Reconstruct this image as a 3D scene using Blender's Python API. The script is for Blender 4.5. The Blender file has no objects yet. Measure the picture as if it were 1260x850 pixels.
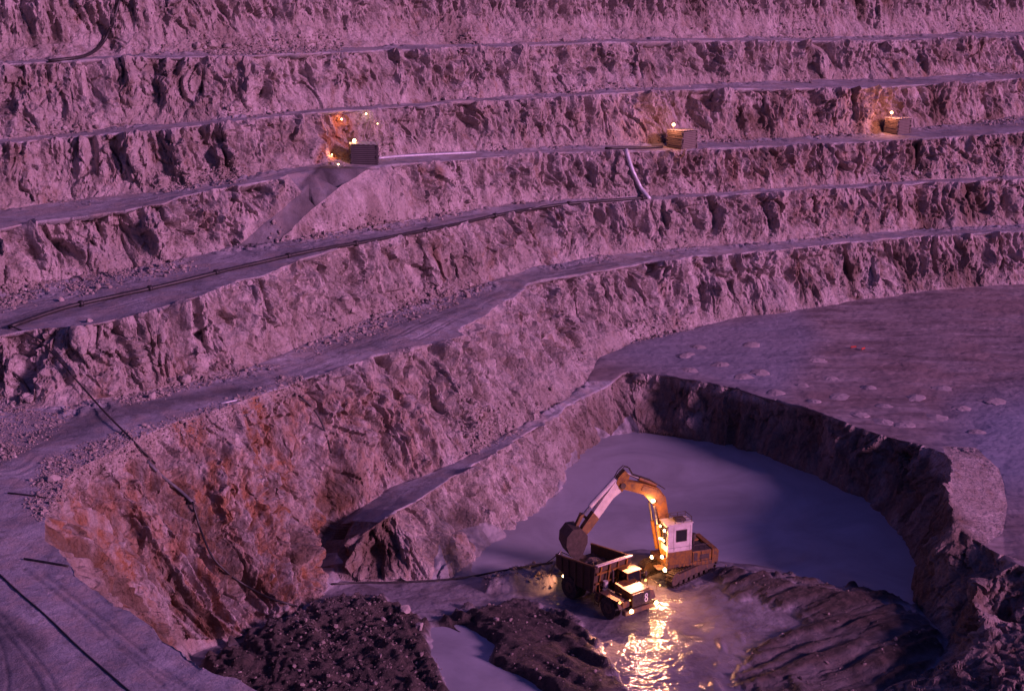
import bpy, bmesh, math, random
import numpy as np
from mathutils import Vector, Matrix
from mathutils.bvhtree import BVHTree
from mathutils.geometry import delaunay_2d_cdt

random.seed(7)
RNG = np.random.default_rng(7)
SC = bpy.context.scene
COL = SC.collection

# ------------------------------------------------------------------ camera
F = 1939.0; PITCH = math.radians(16.0); HC = 50.0
cam = bpy.data.cameras.new("camera"); co = bpy.data.objects.new("camera", cam); COL.objects.link(co)
cam.sensor_width = 36.0; cam.lens = F / 1260.0 * 36.0; cam.clip_start = 0.5; cam.clip_end = 3000
co.location = (0, 0, HC); co.rotation_euler = (math.radians(90) - PITCH, 0, 0)
SC.camera = co

# ------------------------------------------------------------------ world and sun
SUN_EL, SUN_AZ = math.radians(19), math.radians(60)      # azimuth to the right of straight behind the camera
w = bpy.data.worlds.new("World"); SC.world = w; w.use_nodes = True
nt = w.node_tree; nt.nodes.clear()
sky = nt.nodes.new('ShaderNodeTexSky'); sky.sky_type = 'NISHITA'; sky.sun_disc = False
sky.sun_elevation = SUN_EL * 0.4; sky.sun_rotation = math.pi - SUN_AZ
sky.air_density = 1.6; sky.dust_density = 2.0; sky.ozone_density = 4.0
mul = nt.nodes.new('ShaderNodeMix'); mul.data_type = 'RGBA'; mul.blend_type = 'MULTIPLY'; mul.inputs[0].default_value = 1
mul.inputs[7].default_value = (0.82, 0.48, 1.55, 1)
bg = nt.nodes.new('ShaderNodeBackground'); bg.inputs[1].default_value = 0.075
wo = nt.nodes.new('ShaderNodeOutputWorld')
nt.links.new(sky.outputs[0], mul.inputs[6]); nt.links.new(mul.outputs[2], bg.inputs[0]); nt.links.new(bg.outputs[0], wo.inputs[0])
sd = bpy.data.lights.new("dusk_sun", 'SUN'); so = bpy.data.objects.new("dusk_sun", sd); COL.objects.link(so)
sd.energy = 3.5; sd.angle = math.radians(10); sd.color = (1.0, 0.40, 0.80)
to_sun = Vector((math.sin(SUN_AZ) * math.cos(SUN_EL), -math.cos(SUN_AZ) * math.cos(SUN_EL), math.sin(SUN_EL)))
so.rotation_euler = to_sun.to_track_quat('Z', 'Y').to_euler()
SC.view_settings.view_transform = 'Standard'; SC.view_settings.look = 'None'
SC.view_settings.exposure = 0.0; SC.view_settings.gamma = 1
SC.cycles.use_denoising = True; SC.cycles.max_bounces = 5; SC.cycles.diffuse_bounces = 3
SC.cycles.sample_clamp_indirect = 6; SC.cycles.caustics_reflective = False; SC.cycles.caustics_refractive = False

# ------------------------------------------------------------------ camera ray helper (where a sight line meets a level)
cp, sp = math.cos(PITCH), math.sin(PITCH)
def ray(u, v):
    x = (u - 630) / F; y = (425 - v) / F
    return Vector((x, cp + y * sp, -sp + y * cp))
def at(u, v, z, dx=0, dy=0):
    d = ray(u, v); t = (z - HC) / d.z
    return (d.x * t + dx, d.y * t + dy, z)

# ------------------------------------------------------------------ numpy noise
def _h(ix, iy, iz, seed):
    h = (ix * 374761393 + iy * 668265263 + iz * 2147483647 + seed * 974634777) & 0xffffffff
    h = ((h ^ (h >> 13)) * 1274126177) & 0xffffffff
    h = ((h ^ (h >> 16)) * 2246822519) & 0xffffffff
    return (h ^ (h >> 15)) & 0xffffff
def vn(p, seed=0):
    """value noise, -1..1; p is (n,3)"""
    i = np.floor(p).astype(np.int64); f = p - i; f = f * f * (3 - 2 * f)
    r = 0
    for dx in (0, 1):
        wx = f[:, 0] if dx else 1 - f[:, 0]
        for dy in (0, 1):
            wy = wx * (f[:, 1] if dy else 1 - f[:, 1])
            for dz in (0, 1):
                wz = wy * (f[:, 2] if dz else 1 - f[:, 2])
                r = r + wz * (_h(i[:, 0] + dx, i[:, 1] + dy, i[:, 2] + dz, seed) / 8388607.5 - 1)
    return r
def fbm(p, n, seed=0, g=0.5):
    a = 1.0; r = 0; s = 0
    for k in range(n):
        r = r + a * vn(p, seed + k); s += a; a *= g; p = p * 2.03 + 7.3
    return r / s
def cell(p, seed=0, full=False):
    """random value of the nearest cell and the distance to the border"""
    i = np.floor(p).astype(np.int64); b1 = np.full(len(p), 9.0); b2 = b1.copy(); val = np.zeros(len(p)); tilt = np.zeros(len(p))
    for dx in (-1, 0, 1):
        for dy in (-1, 0, 1):
            for dz in (-1, 0, 1):
                cx, cy, cz = i[:, 0] + dx, i[:, 1] + dy, i[:, 2] + dz
                h = _h(cx, cy, cz, seed)
                qx = cx + (h & 255) / 255.0 - p[:, 0]; qy = cy + ((h >> 8) & 255) / 255.0 - p[:, 1]; qz = cz + ((h >> 16) & 255) / 255.0 - p[:, 2]
                d = qx * qx + qy * qy + qz * qz
                m = d < b1
                b2 = np.where(m, b1, np.minimum(b2, d))
                val = np.where(m, ((h * 7919) & 1023) / 511.5 - 1, val)
                tilt = np.where(m, qx * ((h * 31 >> 3 & 255) / 127.5 - 1) + qy * ((h * 57 >> 5 & 255) / 127.5 - 1) + qz * ((h * 91 >> 4 & 255) / 127.5 - 1), tilt); b1 = np.where(m, d, b1)
    return (val, np.sqrt(b2) - np.sqrt(b1), tilt) if full else (val, np.sqrt(b2) - np.sqrt(b1))
def sstep(a, b, x):
    t = np.clip((x - a) / (b - a), 0, 1); return t * t * (3 - 2 * t)

# ------------------------------------------------------------------ materials
def new_mat(name):
    m = bpy.data.materials.new(name); m.use_nodes = True
    n = m.node_tree; n.nodes.clear()
    o = n.nodes.new('ShaderNodeOutputMaterial'); b = n.nodes.new('ShaderNodeBsdfPrincipled'); n.links.new(b.outputs[0], o.inputs[0])
    return m, n, b
def nd(n, t, **k):
    x = n.nodes.new(t)
    for a, v in k.items():
        if a == 'ins':
            for i, val in v.items(): x.inputs[i].default_value = val
        else: setattr(x, a, v)
    return x
def noise(n, vec, scale, detail=4, rough=0.6, dist=0):
    x = nd(n, 'ShaderNodeTexNoise', ins={'Scale': scale, 'Detail': detail, 'Roughness': rough, 'Distortion': dist}); n.links.new(vec, x.inputs['Vector']); return x.outputs[0]
def ramp(n, fac, stops):
    x = nd(n, 'ShaderNodeValToRGB'); cr = x.color_ramp
    while len(cr.elements) < len(stops): cr.elements.new(0.5)
    for e, (p, c) in zip(cr.elements, stops): e.position = p; e.color = (*c, 1) if len(c) == 3 else c
    n.links.new(fac, x.inputs[0]); return x.outputs[0]
def mix(n, fac, a, b, mode='MIX'):
    x = nd(n, 'ShaderNodeMix', data_type='RGBA', blend_type=mode)
    for s, i in ((fac, 0), (a, 6), (b, 7)):
        if isinstance(s, (int, float)): x.inputs[i].default_value = s
        elif isinstance(s, tuple): x.inputs[i].default_value = (*s, 1)
        else: n.links.new(s, x.inputs[i])
    return x.outputs[2]
def mathn(n, op, a, b=0.0, clamp=False):
    x = nd(n, 'ShaderNodeMath', operation=op, use_clamp=clamp)
    for s, i in ((a, 0), (b, 1)):
        if isinstance(s, (int, float)): x.inputs[i].default_value = s
        else: n.links.new(s, x.inputs[i])
    return x.outputs[0]
def scaled(n, s):
    tc = nd(n, 'ShaderNodeNewGeometry'); mp = nd(n, 'ShaderNodeMapping'); mp.inputs['Scale'].default_value = s
    n.links.new(tc.outputs['Position'], mp.inputs[0]); return mp.outputs[0]
def attr(n, name):
    return nd(n, 'ShaderNodeAttribute', attribute_name=name).outputs['Fac']
def bump(n, b, hgt, strength, dist):
    x = nd(n, 'ShaderNodeBump', ins={'Strength': strength, 'Distance': dist}); n.links.new(hgt, x.inputs['Height']); n.links.new(x.outputs[0], b.inputs['Normal'])

def rock_material():
    m, n, b = new_mat('fractured_rock')
    p = scaled(n, (1, 1, 1)); pv = scaled(n, (1, 1, 0.3))
    a = noise(n, p, 0.12, 5, 0.6); c = noise(n, pv, 0.9, 6, 0.65); e = noise(n, p, 5.0, 4, 0.7)
    base = ramp(n, c, [(0.28, (0.19, 0.14, 0.125)), (0.46, (0.40, 0.335, 0.325)), (0.66, (0.60, 0.53, 0.52))])
    base = mix(n, ramp(n, a, [(0.42, (0, 0, 0)), (0.62, (1, 1, 1))]), base, (0.33, 0.27, 0.25), 'MIX')
    base = mix(n, 0.45, base, ramp(n, c, [(0.3, (0.24, 0.19, 0.18)), (0.6, (0.50, 0.44, 0.44))]))
    # rusty iron staining, only where it runs down the cliff
    st = mathn(n, 'MULTIPLY', attr(n, 'rust'), ramp(n, noise(n, scaled(n, (1, 1, 0.35)), 0.8, 5, 0.6), [(0.38, (0, 0, 0)), (0.60, (1, 1, 1))]))
    base = mix(n, mathn(n, 'MULTIPLY', st, 0.85), base, (0.32, 0.135, 0.055))
    # brown clayey streaks
    st2 = ramp(n, noise(n, scaled(n, (1, 1, 0.5)), 0.33, 6, 0.7), [(0.56, (0, 0, 0)), (0.70, (0.75, 0.75, 0.75))])
    base = mix(n, st2, base, (0.23, 0.13, 0.085))
    dk = attr(n, 'damp_shade')
    base = mix(n, mathn(n, 'MULTIPLY', dk, 0.8), base, (0.125, 0.078, 0.055))  # painted gully and wall shade, plus brown patches, as one dark brown
    base = mix(n, attr(n, 'lip'), base, (0.60, 0.55, 0.57))  # lit look of the crest edges, mixed in as a pale colour
    g = ramp(n, e, [(0.3, (0.72, 0.72, 0.72)), (0.6, (1.08, 1.08, 1.08))])
    base = mix(n, 1.0, base, g, 'MULTIPLY')
    n.links.new(base, b.inputs['Base Color']); b.inputs['Roughness'].default_value = 0.9; b.inputs['Specular IOR Level'].default_value = 0.15
    def vor(scale, vec):
        x = nd(n, 'ShaderNodeTexVoronoi', feature='F1', ins={'Scale': scale, 'Randomness': 1.0}); n.links.new(vec, x.inputs['Vector']); return x.outputs['Distance']
    wv = nd(n, 'ShaderNodeVectorMath', operation='ADD'); n.links.new(scaled(n, (1, 1, 0.4)), wv.inputs[0])
    nz = nd(n, 'ShaderNodeTexNoise', ins={'Scale': 1.1, 'Detail': 3}); n.links.new(p, nz.inputs['Vector']); n.links.new(nz.outputs[1], wv.inputs[1])
    h = mathn(n, 'ADD', noise(n, p, 2.2, 7, 0.72), mathn(n, 'MULTIPLY', noise(n, pv, 1.2, 4, 0.6), 0.7))
    h = mathn(n, 'ADD', h, mathn(n, 'MULTIPLY', vor(1.3, wv.outputs[0]), 0.35))
    h = mathn(n, 'ADD', h, mathn(n, 'MULTIPLY', vor(3.2, wv.outputs[0]), 0.25))
    bump(n, b, h, 0.8, 0.35)
    return m
def dust_material():
    m, n, b = new_mat('compacted_dust')
    p = scaled(n, (1, 1, 1))
    a = noise(n, p, 0.22, 6, 0.65, 0.3); c = noise(n, p, 1.3, 6, 0.7); e = noise(n, p, 7, 4, 0.75)
    base = ramp(n, a, [(0.32, (0.20, 0.20, 0.23)), (0.5, (0.36, 0.35, 0.39)), (0.66, (0.50, 0.48, 0.51))])
    base = mix(n, ramp(n, c, [(0.5, (0, 0, 0)), (0.68, (0.7, 0.7, 0.7))]), base, (0.17, 0.15, 0.15))
    base = mix(n, ramp(n, noise(n, p, 0.45, 6, 0.65), [(0.47, (0, 0, 0)), (0.6, (0.8, 0.8, 0.8))]), base, (0.40, 0.335, 0.33))
    base = mix(n, mathn(n, 'MULTIPLY', attr(n, 'damp_shade'), 0.95), base, (0.07, 0.065, 0.075))
    base = mix(n, 1.0, base, ramp(n, e, [(0.3, (0.8, 0.8, 0.8)), (0.6, (1.05, 1.05, 1.05))]), 'MULTIPLY')
    n.links.new(base, b.inputs['Base Color']); b.inputs['Roughness'].default_value = 0.8; b.inputs['Specular IOR Level'].default_value = 0.25
    bump(n, b, mathn(n, 'ADD', c, mathn(n, 'MULTIPLY', e, 0.5)), 0.7, 0.2)
    return m
def plateau_material():
    m, n, b = new_mat('dark_plateau_dirt')
    p = scaled(n, (1, 1, 1))
    mp = nd(n, 'ShaderNodeMapping'); mp.inputs['Rotation'].default_value = (0, 0, math.radians(-18)); mp.inputs['Scale'].default_value = (0.3, 1.1, 1)
    n.links.new(p, mp.inputs[0]); s = noise(n, mp.outputs[0], 0.45, 6, 0.65, 0.5)
    a = noise(n, p, 0.09, 4, 0.6, 0.4)
    m2 = noise(n, mp.outputs[0], 0.5, 7, 0.7, 0.2)
    base = ramp(n, s, [(0.32, (0.12, 0.09, 0.09)), (0.5, (0.24, 0.20, 0.21)), (0.66, (0.38, 0.33, 0.35))])
    base = mix(n, 0.55, base, ramp(n, m2, [(0.36, (0.10, 0.075, 0.08)), (0.52, (0.25, 0.205, 0.215)), (0.66, (0.42, 0.37, 0.38))]))
    base = mix(n, ramp(n, a, [(0.5, (0, 0, 0)), (0.62, (0.5, 0.5, 0.5))]), base, (0.27, 0.19, 0.18))
    base = mix(n, mathn(n, 'MULTIPLY', attr(n, 'damp_shade'), 0.8), base, (0.24, 0.27, 0.36))
    n.links.new(base, b.inputs['Base Color']); b.inputs['Roughness'].default_value = 0.7
    bump(n, b, mathn(n, 'ADD', s, noise(n, p, 3, 5, 0.7)), 0.35, 0.10)
    return m
def floor_material():
    m, n, b = new_mat('wet_pit_mud')
    p = scaled(n, (1, 1, 1))
    a = noise(n, p, 0.7, 3, 0.5, 0.5); c = noise(n, p, 1.9, 3, 0.5)
    wet = attr(n, 'wet'); dirt = attr(n, 'damp_shade')
    base = ramp(n, a, [(0.3, (0.15, 0.13, 0.14)), (0.6, (0.30, 0.28, 0.31))])
    base = mix(n, dirt, base, ramp(n, c, [(0.35, (0.03, 0.02, 0.018)), (0.65, (0.13, 0.09, 0.08))]))
    base = mix(n, mathn(n, 'MULTIPLY', wet, 0.4), base, (0.13, 0.115, 0.15))
    n.links.new(base, b.inputs['Base Color'])
    r = mathn(n, 'SUBTRACT', 0.75, mathn(n, 'MULTIPLY', wet, 0.68), True)
    r = mathn(n, 'ADD', r, mathn(n, 'MULTIPLY', ramp(n, c, [(0.5, (0, 0, 0)), (0.7, (1, 1, 1))]), 0.08))
    n.links.new(r, b.inputs['Roughness']); b.inputs['Specular IOR Level'].default_value = 0.6
    fine = noise(n, p, 5.0, 6, 0.75)
    hh = mathn(n, 'ADD', mathn(n, 'ADD', mathn(n, 'MULTIPLY', a, 0.5), mathn(n, 'MULTIPLY', c, 0.5)), mathn(n, 'MULTIPLY', mathn(n, 'MULTIPLY', fine, dirt), 2.2))
    bump(n, b, hh, 0.85, 0.30)
    st_ = mathn(n, 'SUBTRACT', 0.9, mathn(n, 'MULTIPLY', wet, 0.28)); n.links.new(st_, [q for q in n.nodes if q.type == 'BUMP'][-1].inputs['Strength'])
    return m
def water_material():
    m, n, b = new_mat('milky_water')
    p = scaled(n, (1, 1, 1)); a = noise(n, p, 0.12, 6, 0.6, 1.2)
    n.links.new(ramp(n, a, [(0.35, (0.28, 0.285, 0.33)), (0.65, (0.40, 0.41, 0.47))]), b.inputs['Base Color'])
    b.inputs['Roughness'].default_value = 0.36; b.inputs['Specular IOR Level'].default_value = 0.5; b.inputs['IOR'].default_value = 1.33
    bump(n, b, noise(n, scaled(n, (1, 2.5, 1)), 1.6, 4, 0.6), 0.16, 0.08)
    return m
def plain(name, colr, rough=0.6, metal=0.0, var=0.35, scale=6.0, grime=(0.05, 0.035, 0.03), mud=0):
    m, n, b = new_mat(name)
    tc = nd(n, 'ShaderNodeTexCoord'); s = noise(n, tc.outputs['Object'], scale, 5, 0.65)
    base = mix(n, ramp(n, s, [(0.42, (0, 0, 0)), (0.72, (var, var, var))]), colr, grime)
    if mud:
        z_ = nd(n, 'ShaderNodeSeparateXYZ'); n.links.new(tc.outputs['Object'], z_.inputs[0])
        mp = nd(n, 'ShaderNodeMapping'); mp.inputs['Scale'].default_value = (1, 1, 0.3); n.links.new(tc.outputs['Object'], mp.inputs[0])
        f_ = mathn(n, 'ADD', mathn(n, 'MULTIPLY', z_.outputs[2], -0.16), mathn(n, 'MULTIPLY', noise(n, mp.outputs[0], 3.2, 6, 0.7), 1.5))
        base = mix(n, ramp(n, f_, [(0.42, (0, 0, 0)), (0.66, (mud, mud, mud))]), base, (0.075, 0.052, 0.043))
    n.links.new(base, b.inputs['Base Color'])
    b.inputs['Roughness'].default_value = rough; b.inputs['Metallic'].default_value = metal
    bump(n, b, s, 0.25, 0.02)
    return m
def glow(name, colr, strength):
    m = bpy.data.materials.new(name); m.use_nodes = True; n = m.node_tree; n.nodes.clear()
    e = nd(n, 'ShaderNodeEmission'); e.inputs[0].default_value = (*colr, 1); e.inputs[1].default_value = strength
    o = n.nodes.new('ShaderNodeOutputMaterial'); n.links.new(e.outputs[0], o.inputs[0]); return m
M = dict(rock=rock_material(), dust=dust_material(), plateau=plateau_material(), floor=floor_material(), water=water_material())

# ------------------------------------------------------------------ object helpers
def link_mesh(name, verts, faces, mat, parent=None, smooth=False):
    me = bpy.data.meshes.new(name); me.from_pydata([tuple(v) for v in verts], [], [tuple(f) for f in faces]); me.update()
    if smooth: me.polygons.foreach_set('use_smooth', [True] * len(me.polygons))
    if mat is not None: me.materials.append(mat)
    o = bpy.data.objects.new(name, me); COL.objects.link(o)
    if parent: o.parent = parent
    return o
def tag(o, label=None, cat=None, group=None, kind=None):
    for k, v in (('label', label), ('category', cat), ('group', group), ('kind', kind)):
        if v: o[k] = v
    return o
def tri_object(name, V, T, mat, attrs=None, smooth=True):
    me = bpy.data.meshes.new(name); me.vertices.add(len(V)); me.vertices.foreach_set('co', V.astype(np.float32).ravel())
    me.loops.add(len(T) * 3); me.loops.foreach_set('vertex_index', T.astype(np.int32).ravel())
    me.polygons.add(len(T)); me.polygons.foreach_set('loop_start', np.arange(0, len(T) * 3, 3, dtype=np.int32))
    me.polygons.foreach_set('loop_total', np.full(len(T), 3, dtype=np.int32))
    me.polygons.foreach_set('use_smooth', np.full(len(T), smooth))
    me.update(calc_edges=True)
    for k, a in (attrs or {}).items():
        x = me.attributes.new(k, 'FLOAT', 'POINT'); x.data.foreach_set('value', a.astype(np.float32))
    me.materials.append(mat); o = bpy.data.objects.new(name, me); COL.objects.link(o); return o

# ------------------------------------------------------------------ the pit: crest and toe lines of every bench
LU = [-300, -100, 0, 100, 200, 300, 400, 500, 640, 800, 900, 1000, 1130, 1260, 1500]
def level(t): return lambda u: float(np.interp(u, LU, t))
B1 = level([13.3, 13.3, 13.29, 13.23, 13.15, 13.07, 12.98, 12.82, 12.57, 12.15, 11.65, 11.35, 11.03, 10.95, 11.18])
B2 = level([16.94, 17.31, 17.81, 18.31, 18.73, 19.25, 19.25, 18.77, 18.12, 17.31, 16.75, 16.42, 16.13, 16.12, 16.32])
B3 = level([22.68, 22.82, 23.04, 23.18, 23.67, 24.33, 24.56, 23.9, 22.95, 22.05, 21.41, 21.0, 20.87, 21.17, 21.62])
B4 = level([27.84, 28.14, 28.41, 28.55, 28.84, 29.2, 29.13, 28.6, 28.13, 27.77, 27.25, 26.68, 26.23, 26.02, 25.98])
B5 = level([34.07, 34.43, 34.72, 34.81, 34.83, 34.73, 34.43, 33.96, 33.43, 32.85, 32.19, 31.53, 31.05, 30.66, 30.39])
LINES = []      # (list of (x,y,z,hf), closed)
def line(pts, z, hf, step=1.6, jit=0.0, closed=False):
    """pts are sightline points; z a level or None when each point carries its own"""
    P = []
    for q in pts:
        zz = q[2] if z is None else (z(q[0]) if callable(z) else z)
        dx, dy = (q[3], q[4]) if len(q) > 3 else (0, 0)
        P.append(at(q[0], q[1], zz, dx, dy))
    if closed: P.append(P[0])
    out = []
    for a, b in zip(P, P[1:]):
        a = np.array(a); b = np.array(b); n = max(1, int(np.linalg.norm(b - a) / step))
        for k in range(n): out.append(a + (b - a) * k / n)
    if not closed: out.append(np.array(P[-1]))
    out = np.array(out)
    if jit:
        q = out * 0.45; q[:, 2] = 0
        o2 = np.stack([vn(q, 91), vn(q, 92)], 1) * jit + np.stack([vn(q * 3, 93), vn(q * 3, 94)], 1) * jit * 0.6
        if not closed: o2[0] = 0; o2[-1] = 0
        out[:, :2] += o2
    LINES.append((out, hf, closed)); return out

# pit floor edge under the cliffs (toe of the lowest wall), from the foreground cliff round the pond to the right-hand rocks
toe0 = line([(560, 1130, 1), (430, 1050, 1), (330, 960, 1), (265, 905, 1), (232, 855, 1), (238, 806, 1), (300, 781, 1), (350, 760, 1), (395, 735, 1), (418, 714, 1.0), (440, 716, .8), (500, 715, .6), (555, 713, .4), (580, 690, 0.0), (612, 666, 0), (650, 638, 0),
      (685, 603, 0), (698, 578, 0), (714, 557, 0), (750, 535, 0), (785, 531, 0), (850, 540, 0), (930, 556, 0), (1000, 585, 0), (1060, 612, 0), (1100, 650, 0), (1128, 692, 0), (1124, 745, 0.0),
      (1165, 785, .5), (1152, 822, .5), (1085, 850, .5), (1040, 900, .5)], None, 0.0, jit=0.25)
# nose of the lowest berm and inner foot of the wall behind it
nose = line([(422, 692, 1.8), (445, 655, 3.6), (492, 627, 5.0), (530, 603, 5.1), (570, 580, 5.1), (620, 549, 5.1), (665, 524, 5.1), (710, 498, 4.4), (748, 478, 4.3), (772, 458, 5.1)], None, 1.0, jit=0.25)
inner = line([(408, 694, 1.6), (425, 640, 3.2), (480, 600, 4.3), (560, 570, 4.8), (606, 543, 5.0), (660, 514, 5.1), (700, 490, 4.5), (722, 470, 4.6), (738, 440, 5.1)], None, 0.0, jit=0.15)
rim = line([(772, 458, 5.1), (820, 462, 5.2), (900, 478, 5.2), (960, 496, 5.2), (1000, 506, 5.2), (1060, 527, 5.2), (1120, 545, 5.3), (1158, 557, 5.9), (1170, 582, 6.5), (1162, 612, 6.5), (1178, 650, 6.0), (1212, 672, 5.3), (1262, 694, 5.2), (1420, 740, 5.2)], None, 1.0, jit=0.5)
foot = line([(1160, 549, 5.2), (1200, 551, 5.2), (1230, 578, 5.0), (1241, 620, 5.0), (1234, 655, 5.1)], None, 0.3, jit=0.2)
t1 = line([(738, 440), (780, 419), (850, 405), (900, 392), (1000, 379), (1100, 363), (1200, 353), (1262, 350), (1500, 345)], 5.1, 0.0, jit=0.4)
c1 = line([(560, 1010), (430, 925), (320, 858), (230, 802), (165, 757), (128, 733), (95, 708), (68, 680), (50, 648), (66, 612), (92, 578), (150, 549), (215, 517), (290, 496), (345, 476), (380, 466), (420, 451), (480, 433), (540, 419), (562, 412), (582, 394), (620, 371), (655, 351),
      (700, 340), (760, 328), (850, 317), (1000, 303), (1130, 292), (1260, 285), (1500, 276)], B1, 1.0, jit=0.58)
t2 = line([(-300, 520), (-20, 494), (60, 507), (130, 491), (220, 473), (300, 457), (350, 435), (420, 405), (500, 378), (560, 362), (610, 345), (655, 331), (700, 322), (760, 313), (850, 305), (1000, 293), (1130, 283), (1260, 277), (1500, 268)], B1, 0.0, jit=0.3)
c2 = line([(-300, 450), (-60, 420), (0, 412), (40, 405), (130, 398), (200, 378), (250, 362), (320, 340), (372, 319), (410, 309), (450, 300), (520, 286), (590, 270), (640, 260), (670, 253.5), (740, 248.5), (800, 246), (900, 240), (1000, 233), (1130, 226), (1260, 220), (1500, 211)], B2, 1.0, jit=0.51)
t3 = line([(-300, 400), (0, 370), (50, 350), (100, 341), (200, 325), (290, 305), (345, 298), (430, 283), (500, 272), (560, 261), (600, 255), (660, 249), (740, 244), (800, 241.5), (900, 235.5), (1000, 229), (1130, 222), (1260, 216.5), (1500, 207)], B2, 0.0, jit=0.3)
c3 = line([(-300, 302), (0, 282), (60, 271), (130, 262), (200, 249), (250, 237), (320, 223), (396, 208)], B3, 1.0, jit=0.43)
c3r = line([(456, 207), (480, 204.5), (520, 200), (600, 193), (660, 188.5), (760, 187), (840, 184.5), (1000, 178), (1120, 172), (1260, 163), (1500, 150)], B3, 1.0, jit=0.43)
rampL = line([(396, 208, B3(396)), (372, 236, 23.2), (332, 270, 21.2), (290, 305, B2(290))], None, 0.5)
rampR = line([(456, 207, B3(456)), (415, 232, 23.0), (374, 266, 21.0), (345, 298, B2(345))], None, 0.5)
t4 = line([(-300, 285), (0, 259), (80, 247), (150, 239), (230, 230), (300, 218), (360, 208), (410, 199), (460, 193), (520, 188), (600, 184.5), (700, 181), (760, 179.5), (840, 176), (930, 172), (1000, 169), (1080, 164.5), (1130, 159), (1200, 151), (1260, 144), (1500, 124)], B3, 0.0, jit=0.3)
c4 = line([(-300, 205), (0, 178), (60, 171), (117, 167), (207, 160), (273, 151), (420, 136), (500, 131), (560, 127.5), (620, 123), (700, 119), (770, 114), (840, 110), (1000, 109), (1040, 109), (1100, 107), (1260, 97), (1500, 84)], B4, 1.0, jit=0.51)
t5 = line([(-300, 197), (0, 171), (100, 162), (150, 156), (277, 146), (420, 131.5), (500, 127), (580, 123), (650, 117), (700, 114), (780, 109), (840, 105.5), (1000, 98.5), (1100, 97), (1260, 88), (1500, 76)], B4, 0.0, jit=0.3)
c5 = line([(-300, 104), (0, 80), (60, 77), (140, 72.5), (200, 70), (290, 69), (370, 65.5), (480, 62), (560, 58.5), (620, 57), (700, 54.5), (760, 52.5), (840, 51.5), (1000, 50.5), (1100, 49.5), (1180, 47.5), (1260, 45), (1500, 38)], B5, 1.0, jit=0.58)
t6 = line([(-300, 98), (0, 76), (100, 71), (150, 68.5), (240, 65), (300, 62), (420, 58.5), (550, 54.5), (620, 53.5), (700, 51), (760, 49), (840, 48.2), (1000, 46.5), (1100, 44.5), (1140, 42.5), (1260, 39), (1500, 33)], B5, 0.0, jit=0.3)
def offset_line(src, off, z, hf):
    d = np.gradient(src[:, :2], axis=0); d /= np.linalg.norm(d, axis=1)[:, None] + 1e-9
    d = np.stack([np.convolve(np.pad(d[:, k], 6, mode='edge'), np.ones(13) / 13, 'valid') for k in (0, 1)], 1)
    nrm = np.stack([-d[:, 1], d[:, 0]], 1)
    out = src.copy(); out[:, :2] += nrm * off; out[:, 2] = z; LINES.append((out[::2], hf, False)); return out
c6 = offset_line(t6[::1], 3.8, 48.5, 3.0)
back = offset_line(t6[::3], 70.0, 50.0, 1.0)
# frame of far points so the ground goes on outside the view
near = line([(-900, 520, 13.2), (-500, 1000, 13.0), (-100, 1500, 12.8), (300, 1500, 12.8)], None, 0.0, step=6)
near2 = line([(560, 1010, B1(560)), (700, 1300, 12.0), (300, 1500, 12.8)], None, 1.0, step=6)
floorb = line([(1040, 900, .5), (900, 1000, 1), (700, 1100, 1), (560, 1130, 1)], None, 0.0, step=4)
right = line([(1420, 740, 5.2), (1500, 900, 5.0), (1200, 1150, 4.5), (1000, 1150, 3)], None, 0.8, step=4)
rr = line([(1236, 682, 5.0), (1195, 742, 3.3), (1207, 775, 3.6), (1175, 812, 2.4), (1120, 858, 2.2), (1090, 900, 2.6)], None, 0.6, jit=0.5)

shore = line([(1124, 757, 0.7), (1095, 746, 1.1), (1040, 733, 1.3), (1000, 727, 1.3), (960, 712, 1.4), (930, 706, 1.4), (900, 701, 1.3), (870, 698, 1.1), (835, 692, 1.0), (800, 684, 1.0), (768, 680, 1.0), (735, 688, 1.0), (700, 694, 1.0), (640, 701, 0.9), (592, 712, 0.7), (565, 714, 0.5)], None, 0.0, jit=0.3)
shoreb = line([(1118, 738, -.5), (1095, 728, -.6), (1040, 716, -.6), (1000, 708, -.6), (960, 694, -.6), (930, 690, -.6), (900, 686, -.6), (870, 684, -.6), (835, 681, -.6), (800, 672, -.6), (768, 668, -.6), (735, 680, -.6), (700, 688, -.6), (640, 697, -.4), (600, 706, -.25)], None, 0.0, jit=0.2)
V0 = []; H0 = []; E0 = []; key = {}
def addv(p, hf):
    k = (round(p[0], 2), round(p[1], 2))
    if k in key: return key[k]
    key[k] = len(V0); V0.append((float(p[0]), float(p[1]), float(p[2]))); H0.append(hf); return key[k]
for P, hf, cl in LINES:
    ids = [addv(p, hf) for p in P]
    if cl: ids.append(ids[0])
    E0 += [(a, b) for a, b in zip(ids, ids[1:]) if a != b]
# break line inside every face: steep rock above, looser talus below
def seg_nearest(p, L):
    d = np.hypot(L[:, 0] - p[0], L[:, 1] - p[1]); k = int(d.argmin()); return L[k], d[k]
def talus(crest, toe, lo=0.30, var=0.16, maxd=14):
    out = []
    for i, c in enumerate(crest[::2]):
        t, d = seg_nearest(c, toe)
        if d > maxd or d < 0.8 or c[2] - t[2] < 1.5: continue
        q = np.array([[c[0] * 0.16, c[1] * 0.16, 0]]); f = 0.42 + 0.12 * vn(q, 5)[0]; h = lo + var * vn(q * 2.3, 8)[0]
        p = t + (c - t) * f; p[2] = t[2] + (c[2] - t[2]) * max(h, 0.08); out.append(p)
        addv(p, float(max(h, 0.05)))
for c, t in ((c1[60:], np.vstack([t1, inner])), (c2, t2), (c3, t3), (c3r, t3), (c4, t4), (c5, t5)): talus(c, t)
talus(rim, toe0, 0.38, 0.12); talus(nose, toe0, 0.3, 0.1); talus(c6, t6, 0.12, 0.1)
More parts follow.
